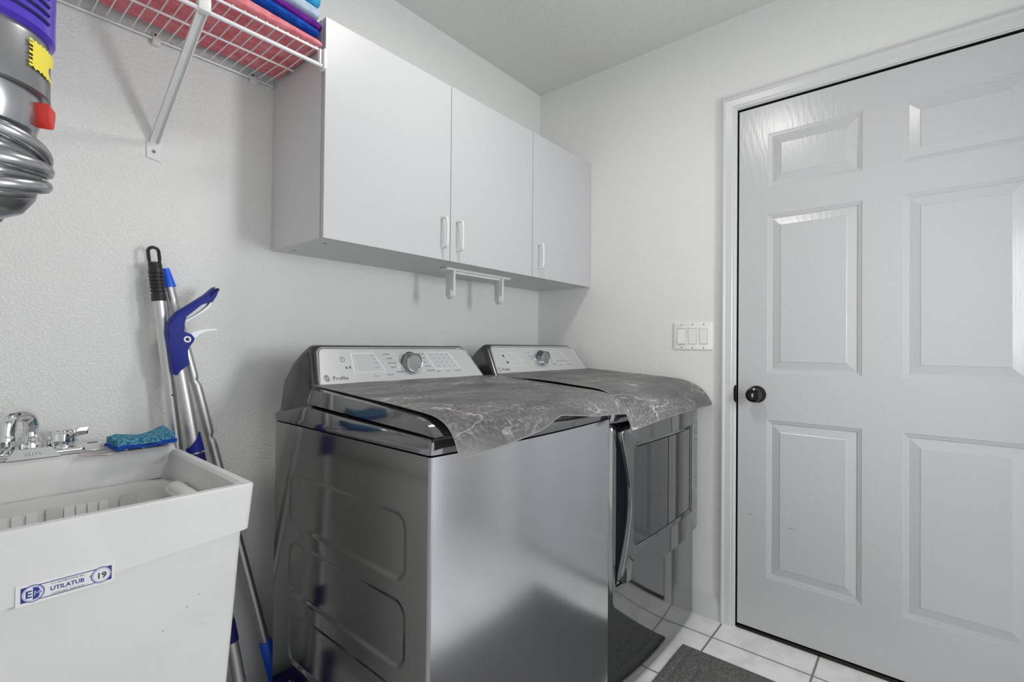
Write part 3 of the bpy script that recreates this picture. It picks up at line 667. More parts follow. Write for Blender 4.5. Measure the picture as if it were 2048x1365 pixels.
for k in range(6): h = .062 + k * .0095; prof += [(.0165, h), (.0170, h + .006), (.0145, h + .0072), (.0145, h + .0088)]
prof += [(.0165, .122), (.0172, .139), (.0160, .140)]
lathe(bm, prof, A, D, 24); finish('grip', bm, M['blackp'], t, True, 40)
bm = BM(); tube(bm, [lpt(A, B, .095), lpt(A, B, .245)], .0148, 24); up_ = finish('upper_pole', bm, M['alu'], t)
bm = BM(); tube(bm, [lpt(A, B, .24), lpt(A, B, .93)], .0132, 24); finish('lower_pole', bm, M['alu'], t)
bm = BM(); lathe(bm, [(0, 0), (.0022, 0), (.0022, .001), (0, .001)], lpt(A, B, .285) - Nn * .0128 * (1 if Nn.y > 0 else -1), -Nn if Nn.y > 0 else Nn, 10); finish('lock_hole', bm, M['dark'], t)
bm = BM(); box(bm, -1.665, -1.455, -.105, -.065, .045, .105, .012, 3); finish('broom_head', bm, M['navyd'], t)
bm = BM(); box(bm, -1.66, -1.46, -.103, -.067, .001, .046, .003); finish('bristles', bm, M['t_navy'], t, stuff=True)

t = thing('reacher_mop', 'mop pole with navy blue pistol-grip squeeze handle, leaning between tub and washer', 'mop', (-1.510, -.24, 0))
A, B = Vector((-1.6555, -.080, 1.060)), Vector((-1.510, -.24, 0)); D = (B - A).normalized()
bm = BM(); tube(bm, [lpt(A, B, 0), lpt(A, B, .93)], .0148, 24); finish('pole', bm, M['alu2'], t)
grab = [(-1.574, 1.257), (-1.5655, 1.252), (-1.573, 1.233), (-1.582, 1.215), (-1.595, 1.214), (-1.61, 1.207), (-1.645, 1.173), (-1.649, 1.156), (-1.646, 1.147), (-1.651, 1.131), (-1.641, 1.128), (-1.631, 1.127), (-1.623, 1.116), (-1.626, 1.106), (-1.638, 1.094), (-1.641, 1.083), (-1.634, 1.048), (-1.654, 1.031), (-1.664, 1.020), (-1.669, 1.028), (-1.679, 1.105), (-1.683, 1.127), (-1.681, 1.143), (-1.674, 1.166), (-1.661, 1.183), (-1.627, 1.21), (-1.598, 1.233)]
# open the forked tip
grab = [(-1.5755, 1.2570), (-1.5945, 1.2235), (-1.5905, 1.2215), (-1.5700, 1.2540), (-1.5655, 1.2515)] + grab[2:]
bm = BM(); prism(bm, grab, lambda a, b, d: (a, -.084 + d, b), -.0185, .0185, .0025, 2); hb = finish('squeeze_handle', bm, M['navy'], t, True, 40)
bm = BM(); prism(bm, smoothpts([(-1.581, 1.2145), (-1.587, 1.200), (-1.602, 1.187), (-1.620, 1.174), (-1.636, 1.162), (-1.645, 1.158), (-1.6445, 1.164), (-1.634, 1.168), (-1.612, 1.184), (-1.592, 1.203), (-1.586, 1.2145)], 1), lambda a, b, d: (a, -.084 + d, b), -.010, .010); finish('hand_guard', bm, M['whitepl'], hb)
bm = BM(); prism(bm, smoothpts([(-1.634, 1.128), (-1.622, 1.134), (-1.606, 1.139), (-1.585, 1.1420), (-1.568, 1.1425), (-1.568, 1.1390), (-1.585, 1.1378), (-1.600, 1.133), (-1.612, 1.125), (-1.622, 1.112), (-1.632, 1.118)], 1), lambda a, b, d: (a, -.084 + d, b), -.007, .007); finish('trigger', bm, M['whitepl'], hb)
bm = BM(); lathe(bm, [(.0045, 0), (.0045, .0015), (.0082, .0015), (.0085, 0)], (-1.6405, -.1025, 1.113), (0, -1, 0), 24); lathe(bm, [(0, 0), (.0045, 0)], (-1.6405, -.1026, 1.113), (0, -1, 0), 20, False); finish('pivot_ring', bm, M['whitepl'], hb)
for x, z, r in ((-1.663, 1.123, .0024), (-1.651, 1.053, .0024), (-1.6405, 1.113, .0046)): bm = BM(); lathe(bm, [(0, 0), (r, 0), (r, .0006), (0, .0006)], (x, -.1024, z), (0, -1, 0), 16); finish('screw_hole', bm, M['dark'], hb)
def PB(h): return lpt(A, B, h)
c1 = PB(.195); bm = BM()
def tiltcollar(bm, Pc, h, slant, r):
    n = 28; S_ = Vector((1, 0, 0)) - D * D.x; S_.normalize(); N_ = D.cross(S_)
    T_ = [bm.verts.new(Pc + (S_ * math.cos(2 * PI * k / n) + N_ * math.sin(2 * PI * k / n)) * r - D * (slant * math.cos(2 * PI * k / n))) for k in range(n)]
    B_ = [bm.verts.new(Pc + D * h + (S_ * math.cos(2 * PI * k / n) + N_ * math.sin(2 * PI * k / n)) * r * 1.12) for k in range(n)]
    for k in range(n): bm.faces.new((T_[k], T_[(k + 1) % n], B_[(k + 1) % n], B_[k]))
    bm.faces.new(T_); bm.faces.new(B_[::-1])
tiltcollar(bm, PB(.200), .030, .020, .0190); finish('locking_collar', bm, M['navy'], t)
bm = BM(); tube(bm, [PB(.2325), PB(.29)], [.0205, .0215], 24); finish('sleeve', bm, M['navyd'], t)
bm = BM(); tube(bm, [PB(.640), PB(.692)], [.0160, .0170], 20); finish('lower_collar', bm, M['navyd'], t)
bm = BM(); box(bm, -1.625, -1.475, -.335, -.175, .002, .030, .008, 3); box(bm, -1.53, -1.50, -.262, -.226, .028, .085, .006, 2); finish('mop_head', bm, M['navyd'], t)

t = thing('extension_pole', 'dented aluminium pole with blue tip and blue foot, rightmost of the leaning poles', 'pole', (-1.379, -.12, 0))
A, B = Vector((-1.670, -.019, 1.299)), Vector((-1.376, -.11, 0)); D = (B - A).normalized(); Sx = (Vector((1, 0, 0)) - D * D.x).normalized()
bm = BM(); P = []; Rr = []
for i in range(201):
    h = i / 200 * .794 + .0355; p = lpt(A, B, h); r = .0122
    for hc, w_, am, sh in ((.232, .006, .0022, .0025), (.352, .007, .0040, .0030), (.07, .004, .0012, .001)):
        g = math.exp(-((h - hc) / w_) ** 2); r -= am * g; p = p - Sx * sh * g
    if h < .232: p = p - Sx * .002
    P.append(p); Rr.append(r)
tube(bm, P, Rr, 20); finish('pole', bm, M['alu2'], t, True, 60)
bm = BM(); tube(bm, [lpt(A, B, -.002), lpt(A, B, 0.0), lpt(A, B, .035), lpt(A, B, .036)], [.0085, .0095, .0140, .0135], 20); finish('tip', bm, M['bluec'], t, label='bright blue plastic tip')
bm = BM(); tube(bm, [lpt(A, B, .822), lpt(A, B, .826), lpt(A, B, .87), lpt(A, B, .985)], [.0165, .0178, .0185, .0175], 8); finish('foot', bm, M['bluec'], t, label='bright blue plastic foot')

# ================================================================== WASHER AND DRYER
def sdf_rr(a, b, ca, cb, ha, hb, r):
    qx, qy = abs(a - ca) - ha + r, abs(b - cb) - hb + r
    return math.hypot(max(qx, 0), max(qy, 0)) + min(max(qx, qy), 0) - r
def front_y(x, x0, x1, yc, bulge):
    u = (x - (x0 + x1) / 2) / ((x1 - x0) / 2); return yc - bulge * (1 - u * u)

def console(t, x0, x1, yb, ztop, yBack, z0=.90, lean=.07, tilt=.070):
    """graphite housing lofted backwards from a tilted trapezoid, silver face plate on it"""
    xc, hb = (x0 + x1) / 2, (x1 - x0) / 2
    zf0 = .955
    def yface(z): return yb + tilt * (z - .995) / (ztop - .995)
    def outline(hbot, htop, zb, zt, r, n=6, zbr=.006):
        pts = []
        L_ = [(-hbot, zb), (-htop, zt), (htop, zt), (hbot, zb)]; rs = [zbr, r, r, zbr]
        for i, (c, rr_) in enumerate(zip(L_, rs)):
            p, q = Vector(L_[i - 1]), Vector(L_[(i + 1) % 4]); c = Vector(c)
            a = c + (p - c).normalized() * rr_; b = c + (q - c).normalized() * rr_
            for k in range(n + 1):
                u = k / n; pts.append(tuple(a * (1 - u) ** 2 + c * 2 * u * (1 - u) + b * u ** 2))
        return pts
    bm = BM(); rings = []
    hf = hb - .030
    stages = [  # (half bottom, half top, zbottom, ztop, depth t)
        (hf + .004, hf - lean + .034, zf0, ztop + .004, 0.0), (hf + .010, hf - lean + .040, zf0 - .002, ztop + .0085, .004),
        (hf + .016, hf - lean + .046, zf0 - .006, ztop + .0105, .014), (hf + .0185, hf - lean + .050, zf0 - .02, ztop + .009, .035),
        (hf + .024, hf - lean + .062, z0 + .01, ztop - .004, .070), (hf + .028, hf - lean + .076, z0, ztop - .030, .105), (hf + .029, hf - lean + .088, z0, ztop - .075, .140), (hf + .029, hf - .004, z0, ztop - .150, .168)]
    for hb_, ht_, zb_, zt_, d in stages:
        ring_ = []
        for a, z in outline(hb_, ht_, zb_, zt_, .022 if d < .05 else .03):
            yy = yface(z) * (1 - min(1, d / .168)) + yBack * min(1, d / .168) if d > .02 else yface(z) + d
            ring_.append(bm.verts.new((xc + a, yy, z)))
        rings.append(ring_)
    for A, B in zip(rings, rings[1:]):
        n = len(A)
        for i in range(n): bm.faces.new((A[i], A[(i + 1) % n], B[(i + 1) % n], B[i]))
    bm.faces.new(rings[0]); bm.faces.new(rings[-1][::-1])
    hs = finish('console', bm, M['conbody'], t, True, 30)
    bm = BM(); O1 = outline(hf + .0025, hf - lean + .0325, zf0 + .004, ztop + .0025, .018)
    path = [Vector((xc + a, yface(z) - .001, z)) for a, z in O1]; tube(bm, path, .0028, 8, closed=True); finish('bright_rim', bm, M['rimchrome'], hs)
    bm = BM(); O2 = outline(hf - .001, hf - lean + .0295, zf0 + .008, ztop - .001, .015)
    prism(bm, O2, lambda a, z, d: (xc + a, yface(z) - d, z), -.001, .0022); fp = finish('face_plate', bm, M['face'], t, True, 20)
    def FP(a, z, d=.0022): return Vector((xc + a, yface(z) - d, z))
    return hs, fp, FP, Vector((0, tilt, ztop - .995)).normalized()

def rectframe(bm, FP, pts, w_, d0, d1):
    n = len(pts); c = Vector((sum(p[0] for p in pts) / n, sum(p[1] for p in pts) / n))
    inn = [(Vector(p) + (c - Vector(p)).normalized() * w_ * 1.4) for p in pts]
    for i in range(n):
        q = [pts[i], pts[(i + 1) % n], tuple(inn[(i + 1) % n]), tuple(inn[i])]
        prism(bm, q, lambda a, z, d: FP(a, z, d), d0, d1)

def knob(t, FP, a, z, r=.031, h=.030):
    n = (FP(a, z, 1) - FP(a, z, 0)).normalized(); O_ = FP(a, z, .0022)
    bm = BM(); lathe(bm, [(r * 1.08, 0), (r * 1.10, .002), (r * 1.04, .004)], O_, n, 40); finish('knob_base', bm, M['conbody'], t)
    bm = BM(); lathe(bm, [(r, .002), (r * .985, h * .5), (r * .93, h), (r * .90, h + .003), (r * .84, h + .003), (r * .80, h + .0008)], O_, n, 48); k = finish('cycle_knob', bm, M['knobside'], t, True, 40)
    bm = BM(); lathe(bm, [(r * .945, h - .001), (r * .945, h + .002), (r * .91, h + .0038), (r * .85, h + .0034), (r * .82, h + .0005)], O_, n, 48, False); finish('knob_rim', bm, M['rimchrome'], k)
    bm = BM(); lathe(bm, [(r * .82, h - .001), (r * .80, h + .0012), (0, h + .0012)], O_, n, 40); finish('knob_cap', bm, M['knobtop'], k)
    return k

def emblem(fp, FP, a, z, r, updir, word):
    # small round monogram badge with four lobes, and the wordmark
    bm = BM(); pts = []
    for k in range(48):
        q = 2 * PI * k / 48; rr_ = r * (1 + .07 * math.cos(8 * q)); pts.append((a + rr_ * math.cos(q), z + rr_ * math.sin(q)))
    prism(bm, pts, lambda u, v, d: FP(u, v, d), .0022, .0026); finish('monogram', bm, M['print'], fp)
    bm = BM()
    for s in (-1, 1):
        P = [FP(a + s * r * .25 + r * .42 * math.cos(q), z + r * .42 * math.sin(q), .0028) for q in [2 * PI * k / 16 for k in range(16)]]
        tube(bm, P, r * .075, 5, closed=True)
    P = [FP(a + r * .85 * math.cos(q), z + r * .85 * math.sin(q), .0028) for q in [2 * PI * k / 24 for k in range(24)]]
    tube(bm, P, r * .06, 5, closed=True)
    finish('monogram_line', bm, M['printw'], fp)
    text('wordmark', word, r * 2.05, FP(a + r * 1.9, z - r * .68, .0025), X_, updir, M['print'], fp, .0001)

def mat_cover(label, m, prof, xfL, xfR, seed, lift):
    """thin flexible mat: profile (y,z) from console to hanging front edge"""
    # resample by arc length
    P = smoothpts(prof, 2, False); L_ = [0]
    for p, q in zip(P, P[1:]): L_.append(L_[-1] + (Vector(q) - Vector(p)).length)
    T = L_[-1]
    def at(s):
        s = max(0, min(T, s))
        for i in range(len(P) - 1):
            if s <= L_[i + 1]:
                u = (s - L_[i]) / (L_[i + 1] - L_[i] + 1e-9); return lerp(P[i][0], P[i + 1][0], u), lerp(P[i][1], P[i + 1][1], u)
        return P[-1]
    bm = BM()
    def f(u, v):
        end, out = lift(u); s = v * (T - end); y, z = at(s)
        k = sstep(T - .17, T - end, s); 
        y -= out * k; z += .0010
        z += .0016 * noise.noise(Vector((u * 5 + seed, v * 4, 0))) + .0012
        return Vector((lerp(xfL(v), xfR(v), u), y, z))
    gridsurf(bm, 90, 110, f, thick=(0, -.0003, -.0022))
    o = finish('dust_mat', bm, m, None, True, 60)
    rim = [f(0, j / 80) for j in range(81)] + [f(i / 60, 1) for i in range(1, 61)] + [f(1, 1 - j / 80) for j in range(1, 81)]
    bm = BM(); tube(bm, [p + Vector((0, 0, -.0008)) for p in rim], .0009, 6); finish('cut_edge', bm, M['cutedge'], o, label='thin pale cut edge')
    return tag(o, label, 'mat', 'marble-pattern mats over the machines')

# ---------------- washer
WX0, WX1, WYB, WYF = -1.438, -.7305, -.165, -.829
t = thing('washing_machine', 'graphite top-loading washing machine left of the dryer, with wide side panel facing the tub', 'washing machine', ((WX0 + WX1) / 2, -.5, 0))
washer = t
bm = BM()
# left side with three pressed panels
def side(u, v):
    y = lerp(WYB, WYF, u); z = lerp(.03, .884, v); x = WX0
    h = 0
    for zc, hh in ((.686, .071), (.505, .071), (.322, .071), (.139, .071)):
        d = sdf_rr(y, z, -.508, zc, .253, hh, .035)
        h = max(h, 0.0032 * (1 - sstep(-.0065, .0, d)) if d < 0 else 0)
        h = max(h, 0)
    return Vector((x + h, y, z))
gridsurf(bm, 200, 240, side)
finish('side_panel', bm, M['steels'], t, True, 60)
bm = BM()
def wf(u, v):
    x = lerp(WX0 + .006, WX1 - .006, u); z = lerp(.03, .884, v); return Vector((x, front_y(x, WX0, WX1, WYF - .006, .018), z))
gridsurf(bm, 60, 4, wf, thick=(0, .010, 0)); finish('front_panel', bm, M['steel'], t, True, 40)
bm = BM()
for x, s in ((WX0, 1), (WX1, -1)):   # rounded corner posts
    bm = BM(); gridsurf(bm, 8, 2, lambda u, v: Vector((x + s * .006 * (1 - math.cos(u * PI / 2)), WYF - .0065 * math.sin(u * PI / 2), lerp(.03, .884, v))))
    gridsurf(bm, 1, 1, lambda u, v: Vector((x + s * .006, lerp(WYF - .0065, WYF + .02, u), lerp(.03, .884, v)))); finish('corner_post', bm, M['post'], t)
bm = BM(); box(bm, WX1 - .003, WX1, WYF, WYB, .03, .884); box(bm, WX0 + .002, WX1, WYB, WYB + .004, .03, .884); box(bm, WX0 + .008, WX1 - .002, WYF + .012, WYB, .03, .05); finish('rear_casing', bm, M['steels'], t)
for x in (WX0 + .06, WX1 - .06):
    for y in (WYF + .07, WYB - .07): bm = BM(); lathe(bm, [(.018, 0), (.020, .012), (.012, .014), (.011, .035)], (x, y, .0005), (0, 0, 1), 16); finish('foot', bm, M['blackp'], t)
# top deck
def deckz(y): return curve1([(-.862, .921), (-.80, .9235), (-.50, .934), (-.345, .943), (-.165, .912)], y)
def deck_prof(x, x0, x1, ins, yf):
    pass
bm = BM(); NU = 50
ysd = [WYB, -.25, -.345, -.50, -.65, -.76, -.80]
def deckcol(x, topz=True):
    yf = front_y(x, WX0, WX1, WYF - .007, .018); col = [(WYB, .8885)] + [(y, deckz(y)) for y in ysd[0:]] + [(yf + .012, .9225), (yf + .004, .9195), (yf, .912), (yf - .001, .900), (yf - .0012, .8885)]
    return col
xs = [WX0 - .0015, WX0 - .0005, WX0 + .004, WX0 + .010] + [lerp(WX0 + .010, WX1 - .010, k / 30) for k in range(1, 30)] + [WX1 - .010, WX1 - .004, WX1 + .0005, WX1 + .0015]
drops = [.012, .004, .001, 0] + [0] * 29 + [0, .001, .004, .012]
G = []
for x, dr in zip(xs, drops):
    edge = min(1, dr / .012); cc = []
    for y, z in deckcol(x):
        yy = y + (.010 * edge if y < -.79 else 0); cc.append(bm.verts.new((x, yy, z - (dr if z > .90 else 0))))
    G.append(cc)
for A, B in zip(G, G[1:]):
    for i in range(len(A) - 1): bm.faces.new((A[i], B[i], B[i + 1], A[i + 1]))
    bm.faces.new((A[-1], B[-1], B[0], A[0]))
bm.faces.new(G[0]); bm.faces.new(G[-1][::-1])
finish('top_deck', bm, M['gloss'], t, True, 40)
bm = BM(); box(bm, WX0 + .004, WX1 - .004, WYF, WYB, .8835, .889); finish('seam_gap_shade', bm, M['pocket'], t)  # black slab standing in for the shade in the seam
# lid
bm = BM(); LX0, LX1 = WX0 + .0025, WX1 - .0025
def lid_top(y): return curve1([(-.875, .926), (-.869, .935), (-.858, .944), (-.838, .9525), (-.812, .9585), (-.78, .9632), (-.60, .9765), (-.36, .9910)], y)
def lid_bot(y): return curve1([(-.885, .9235), (-.80, .927), (-.345, .9475)], y)
ysl = [-.343, -.345, -.350, -.358, -.37, -.40, -.45, -.5, -.55, -.6, -.65, -.70, -.74, -.78, -.80, -.82, -.835, -.848, -.858, -.866, -.872, -.875]
G = []; nx = 44
for i in range(nx + 1):
    u = i / nx; x = lerp(LX0, LX1, u); e = min(x - LX0, LX1 - x); rd = 0
    if e < .022: rd = (1 - math.sqrt(max(0, 1 - (1 - e / .022) ** 2)))
    cu_ = 1 - ((u - .5) * 2) ** 2; top, bot = [], []
    for y in ysl:
        b_ = lid_bot(y); tz = lid_top(y)
        if y > -.36: tz = lerp(b_ + .018, tz, sstep(-.343, -.36, y))
        q = sstep(-.79, -.875, y)
        yy = y + .020 * (1 - sstep(0, .05, e)) * q + .010 * q * (1 - cu_)
        tz -= .004 * rd
        top.append(bm.verts.new((x, yy, tz))); bot.append(bm.verts.new((x, yy + .001, b_)))
    G.append((top, bot))
for (T0, B0), (T1, B1) in zip(G, G[1:]):
    for i in range(len(ysl) - 1): bm.faces.new((T0[i], T1[i], T1[i + 1], T0[i + 1])); bm.faces.new((B0[i], B0[i + 1], B1[i + 1], B1[i]))
    bm.faces.new((T0[-1], T1[-1], B1[-1], B0[-1])); bm.faces.new((T0[0], B0[0], B1[0], T1[0]))
for (T0, B0), fl in ((G[0], 0), (G[-1], 1)): 
    for i in range(len(ysl) - 1): bm.faces.new((T0[i], T0[i + 1], B0[i + 1], B0[i]))
finish('lid', bm, M['gloss'], t, True, 40)
bm = BM(); box(bm, WX0 + .03, WX1 - .03, -.838, -.345, .9215, .9275); gridsurf(bm, 1, 1, lambda u, v: Vector((lerp(WX0 + .008, WX1 - .008, u), lerp(-.815, -.345, v), lerp(.9245, .947, v)))); finish('lid_gap_shade', bm, M['pocket'], t)  # black filler that paints the shade between lid and deck
hs, fp, FP, UD = console(t, WX0 + .001, WX1 - .001, -.332, 1.091, -.158)
knob(t, FP, .010, 1.048)
emblem(fp, FP, -.288, 1.0105, .0088, UD, 'Profile')
def at_face(x): return x - (WX0 + WX1) / 2
bm = BM()
P = [FP(-.222 + .0065 * math.cos(q), 1.060 + .0065 * math.sin(q), .0026) for q in [math.radians(110 + k * 20) for k in range(17)]]
tube(bm, P, .0006, 5); tube(bm, [FP(-.222, 1.0605, .0026), FP(-.222, 1.068, .0026)], .0006, 5)
prism(bm, [(-.2210, 1.035), (-.2150, 1.033), (-.2165, 1.0385), (-.2195, 1.041)], lambda a, z, d: FP(a, z, d), .0022, .0026); prism(bm, rrect(-.209, -.2045, 1.034, 1.041, .001, 2), lambda a, z, d: FP(a, z, d), .0022, .0026)
finish('power_icon', bm, M['print'], fp)
bm = BM(); rectframe(bm, FP, [(-.200, 1.022), (-.188, 1.078), (-.110, 1.078), (-.090, 1.022)], .0014, .0022, .0025); finish('panel_outline', bm, M['printw'], fp); bm = BM(); rectframe(bm, FP, [(.105, 1.024), (.090, 1.079), (.197, 1.079), (.222, 1.024)], .0016, .0022, .0025)
finish('panel_outline', bm, M['printw'], fp)
bm = BM(); prism(bm, [(-.183, 1.025), (-.175, 1.074), (-.133, 1.074), (-.128, 1.025)], lambda a, z, d: FP(a, z, d), .0022, .0024); finish('display', bm, M['lcd'], fp)
for s, a, z, al, m_ in (('NORMAL', -.052, 1.074, 'RIGHT', 'print'), ('WHITES', -.050, 1.061, 'RIGHT', 'print'), ('DELICATES', -.041, 1.047, 'RIGHT', 'print'), ('QUICK', -.048, 1.034, 'RIGHT', 'print'), ('HANDWASH', -.018, 1.020, 'RIGHT', 'print'),
                   ('TOWELS', .060, 1.074, 'LEFT', 'print'), ('BULKY', .066, 1.061, 'LEFT', 'print'), ('ACTIVE', .062, 1.047, 'LEFT', 'print'), ('SANITIZE', .066, 1.034, 'LEFT', 'printb'), ('DRAIN SPIN', .068, 1.020, 'LEFT', 'print'),
                   ('Menu', -.137, 1.011, 'LEFT', 'printb'), ('My Cycle', -.092, 1.013, 'LEFT', 'print'), ('Delay', .108, 1.017, 'LEFT', 'print'), ('Soak', .152, 1.017, 'LEFT', 'printb'), ('Auto Soak', .190, 1.017, 'LEFT', 'print')):
    text('cycle_print', s, .0062, FP(a, z - .002, .0024), X_, UD, M[m_], fp, .0001, al)
bm = BM()
for a0, a1, z in ((-.048, -.028, 1.074), (-.046, -.028, 1.061), (-.044, -.028, 1.034), (.044, .056, 1.074), (.050, .062, 1.061), (.046, .062, 1.034), (.044, .062, 1.020)): prism(bm, [(a0, z - .0003), (a1, z - .0003), (a1, z + .0006), (a0, z + .0006)], lambda a, zz, d: FP(a, zz, d), .0022, .0025)
finish('pointer_print', bm, M['printw'], fp)
bm = BM()
for i, a in enumerate((.117, .140, .163, .186)):
    for z, dx in ((1.071, 0), (1.058, .004), (1.045, .008), (1.032, .012)):
        prism(bm, [(a + dx - .004, z), (a + dx + .004, z), (a + dx + .004, z + .0012), (a + dx - .004, z + .0012)], lambda aa, zz, d: FP(aa, zz, d), .0022, .0025)
for z in (1.070, 1.060, 1.048, 1.034): prism(bm, [(-.122, z), (-.108, z), (-.108, z + .0012), (-.122, z + .0012)], lambda aa, zz, d: FP(aa, zz, d), .0022, .0025)
finish('setting_print', bm, M['printb'], fp)

# ---------------- dryer
DX0, DX1, DYB, DYF = -.7225, -.0165, -.165, -.832
t = thing('clothes_dryer', 'graphite front-loading clothes dryer in the corner by the right wall, with square window door', 'clothes dryer', ((DX0 + DX1) / 2, -.5, 0))
bm = BM()
def dry(u, v):
    x = lerp(DX0, DX1, u); z = lerp(.012, .868, v); e = min(x - DX0, DX1 - x)
    rd = .012 * (1 - math.sqrt(max(0, 1 - (1 - min(1, e / .012)) ** 2))); rt = .02 * (1 - math.sqrt(max(0, 1 - max(0, (z - .848) / .02) ** 2)))
    return Vector((x, front_y(x, DX0, DX1, DYF - .002, .018) + rd + rt, z))
xsd = 80; gridsurf(bm, xsd, 60, dry)
box(bm, DX0, DX0 + .003, DYF + .010, DYB, .012, .90); box(bm, DX1 - .003, DX1, DYF + .010, DYB, .012, .90); box(bm, DX0, DX1, DYB, DYB + .004, .012, .90); box(bm, DX0 + .01, DX1 - .01, DYF + .02, DYB, .012, .03)
finish('body', bm, M['gloss'], t, True, 50)
for x in (DX0 + .06, DX1 - .06):
    for y in (DYF + .07, DYB - .07): bm = BM(); lathe(bm, [(.018, 0), (.020, .008), (.012, .010), (.011, .016)], (x, y, .0005), (0, 0, 1), 16); finish('foot', bm, M['blackp'], t)
bm = BM()
prof = [(DYB, .86), (DYB, .925), (-.25, .975), (-.34, .992), (-.60, .978), (-.76, .9660), (-.80, .9590), (-.828, .944), (-.842, .920), (-.846, .890), (-.840, .868), (-.80, .86)]
G = []
for i in range(41):
    u = i / 40; x = lerp(DX0, DX1, u); e = min(x - DX0, DX1 - x); rd = 1 - math.sqrt(max(0, 1 - (1 - min(1, e / .018)) ** 2)); cc = []
    for y, z in prof:
        q = sstep(-.74, -.84, y); cc.append(bm.verts.new((x, y - .010 * (1 - (2 * u - 1) ** 2) * q + .012 * rd * q, z - (.012 * rd if z > .93 else 0))))
    G.append(cc)
for A, B in zip(G, G[1:]):
    n = len(A)
    for i in range(n): bm.faces.new((A[i], B[i], B[(i + 1) % n], A[(i + 1) % n]))
bm.faces.new(G[0]); bm.faces.new(G[-1][::-1]); finish('top_panel', bm, M['gloss'], t, True, 40)
# door: raised panel with inset window and a lens-shaped grip pocket at its left edge
def dfy(x, d): return front_y(x, DX0, DX1, DYF - .002, .018) - d
dz0, dz1 = .362, .858
def leftedge(z):  # x of the door's left edge
    k = (z - dz0) / (dz1 - dz0); return -.692 + .060 * math.sin(PI * min(1, max(0, k * 1.02))) ** 1.3
def rightedge(z): return DX1 - .006
def panel_ring(ins, d, bm, n=26):
    pts = []; z0, z1 = dz0 + ins, dz1 - ins; r = .030
    for i in range(n + 1):   # up the left edge
        z = lerp(z0, z1, i / n); x = leftedge(z) + ins
        k = min(z - z0, z1 - z)
        if k < r: x += r - math.sqrt(max(0, r * r - (r - k) ** 2))
        pts.append((x, z))
    for i in range(1, 21): pts.append((lerp(pts[n][0], rightedge(0) - ins - .004, i / 20), z1))
    m_ = len(pts)
    for i in range(1, n): pts.append((rightedge(0) - ins, lerp(z1 - .004, z0 + .004, i / n)))
    for i in range(20): pts.append((lerp(rightedge(0) - ins - .004, pts[0][0], i / 20), z0))
    return [bm.verts.new((x, dfy(x, d), z)) for x, z in pts]
wz0, wz1, wx0, wx1 = .452, .792, -.618, -.092
bm = BM()
R0_ = [panel_ring(-.001, 0.0, bm), panel_ring(0, .010, bm), panel_ring(.0012, .0135, bm), panel_ring(.004, .0160, bm)]
for A, B in zip(R0_, R0_[1:]):
    n = len(A)
    for i in range(n): bm.faces.new((A[i], A[(i + 1) % n], B[(i + 1) % n], B[i]))
L_ = R0_[-1]; n = len(L_)
# window ring with matching vertex count
def winring(ins, d):
    out = []
    for v_ in L_:
        x, z = v_.co.x, v_.co.z; cx_, cz_ = (-.353), (.61)
        # project onto window rectangle by proportional clamp
        zz = lerp(wz0 + ins, wz1 - ins, (z - (dz0 + .01)) / (dz1 - dz0 - .02)); 
        xx = lerp(wx0 + ins, wx1 - ins, max(0, min(1, (x - (leftedge(z) + .010)) / (rightedge(0) - .01 - leftedge(z) - .010))))
        out.append(bm.verts.new((xx, dfy(xx, d), zz)))
    return out
W1, W2, W3 = winring(0, .0165), winring(.004, .012), winring(.013, .0085)
for A, B in ((L_, W1), (W1, W2), (W2, W3)):
    for i in range(n): bm.faces.new((A[i], A[(i + 1) % n], B[(i + 1) % n], B[i]))
dd = finish('door', bm, M['gloss'], t, True, 40)
bm = BM(); gridsurf(bm, 30, 2, lambda u, v: Vector((lerp(wx0 + .012, wx1 - .012, u), dfy(lerp(wx0 + .012, wx1 - .012, u), .0088), lerp(wz0 + .012, wz1 - .012, v))), thick=(0, .003, 0)); finish('window', bm, M['glass'], dd, label='dark glossy glass window')
bm = BM(); P = [Vector((leftedge(z) + .001, dfy(leftedge(z), .0135), z)) for z in [lerp(dz0 + .03, dz1 - .03, k / 30) for k in range(31)]]
tube(bm, P, .0016, 8); finish('edge_strip', bm, M['gloss'], dd)
bm = BM(); N_ = 30; A1 = []; B1 = []
for i in range(N_ + 1):
    k = i / N_; z = lerp(dz0 + .004, dz1 - .004, k); xl = -.6930 + .003 * math.sin(PI * k); xr = leftedge(z) + .004
    A1.append(bm.verts.new((xl, dfy(xl, .0012), z))); B1.append(bm.verts.new((xr, dfy(xr, .0012), z)))
for i in range(N_): bm.faces.new((A1[i], B1[i], B1[i + 1], A1[i + 1]))
finish('grip_pocket', bm, M['pocket'], t, label='black lens-shaped grip pocket')
bm = BM(); P = [Vector((rightedge(0) + .0005, dfy(DX1 - .01, .002), dz0))] ; 
P = [Vector((x, dfy(x, .0015), z)) for x, z in [(-.690, dz0 - .002), (-.5, dz0 - .003), (-.3, dz0 - .003), (-.1, dz0 - .003), (-.03, dz0 - .003)]]
tube(bm, P, .0022, 6); finish('door_gap_shade', bm, M['pocket'], t); bm = BM(); P = [Vector((x, dfy(x, .0015), z)) for x, z in [(-.690, dz1 + .002), (-.5, dz1 + .005), (-.3, dz1 + .005), (-.1, dz1 + .005), (-.03, dz1 + .005)]]
tube(bm, P, .0050, 8); finish('door_gap_shade', bm, M['pocket'], t)  # both black tubes draw the shade in the gaps round the door
hs, fp, FP, UD = console(t, DX0 + .001, DX1 - .001, -.330, 1.099, -.150)
knob(t, FP, .004, 1.054, .030, .030)
emblem(fp, FP, -.292, 1.0125, .0080, UD, 'Profile')
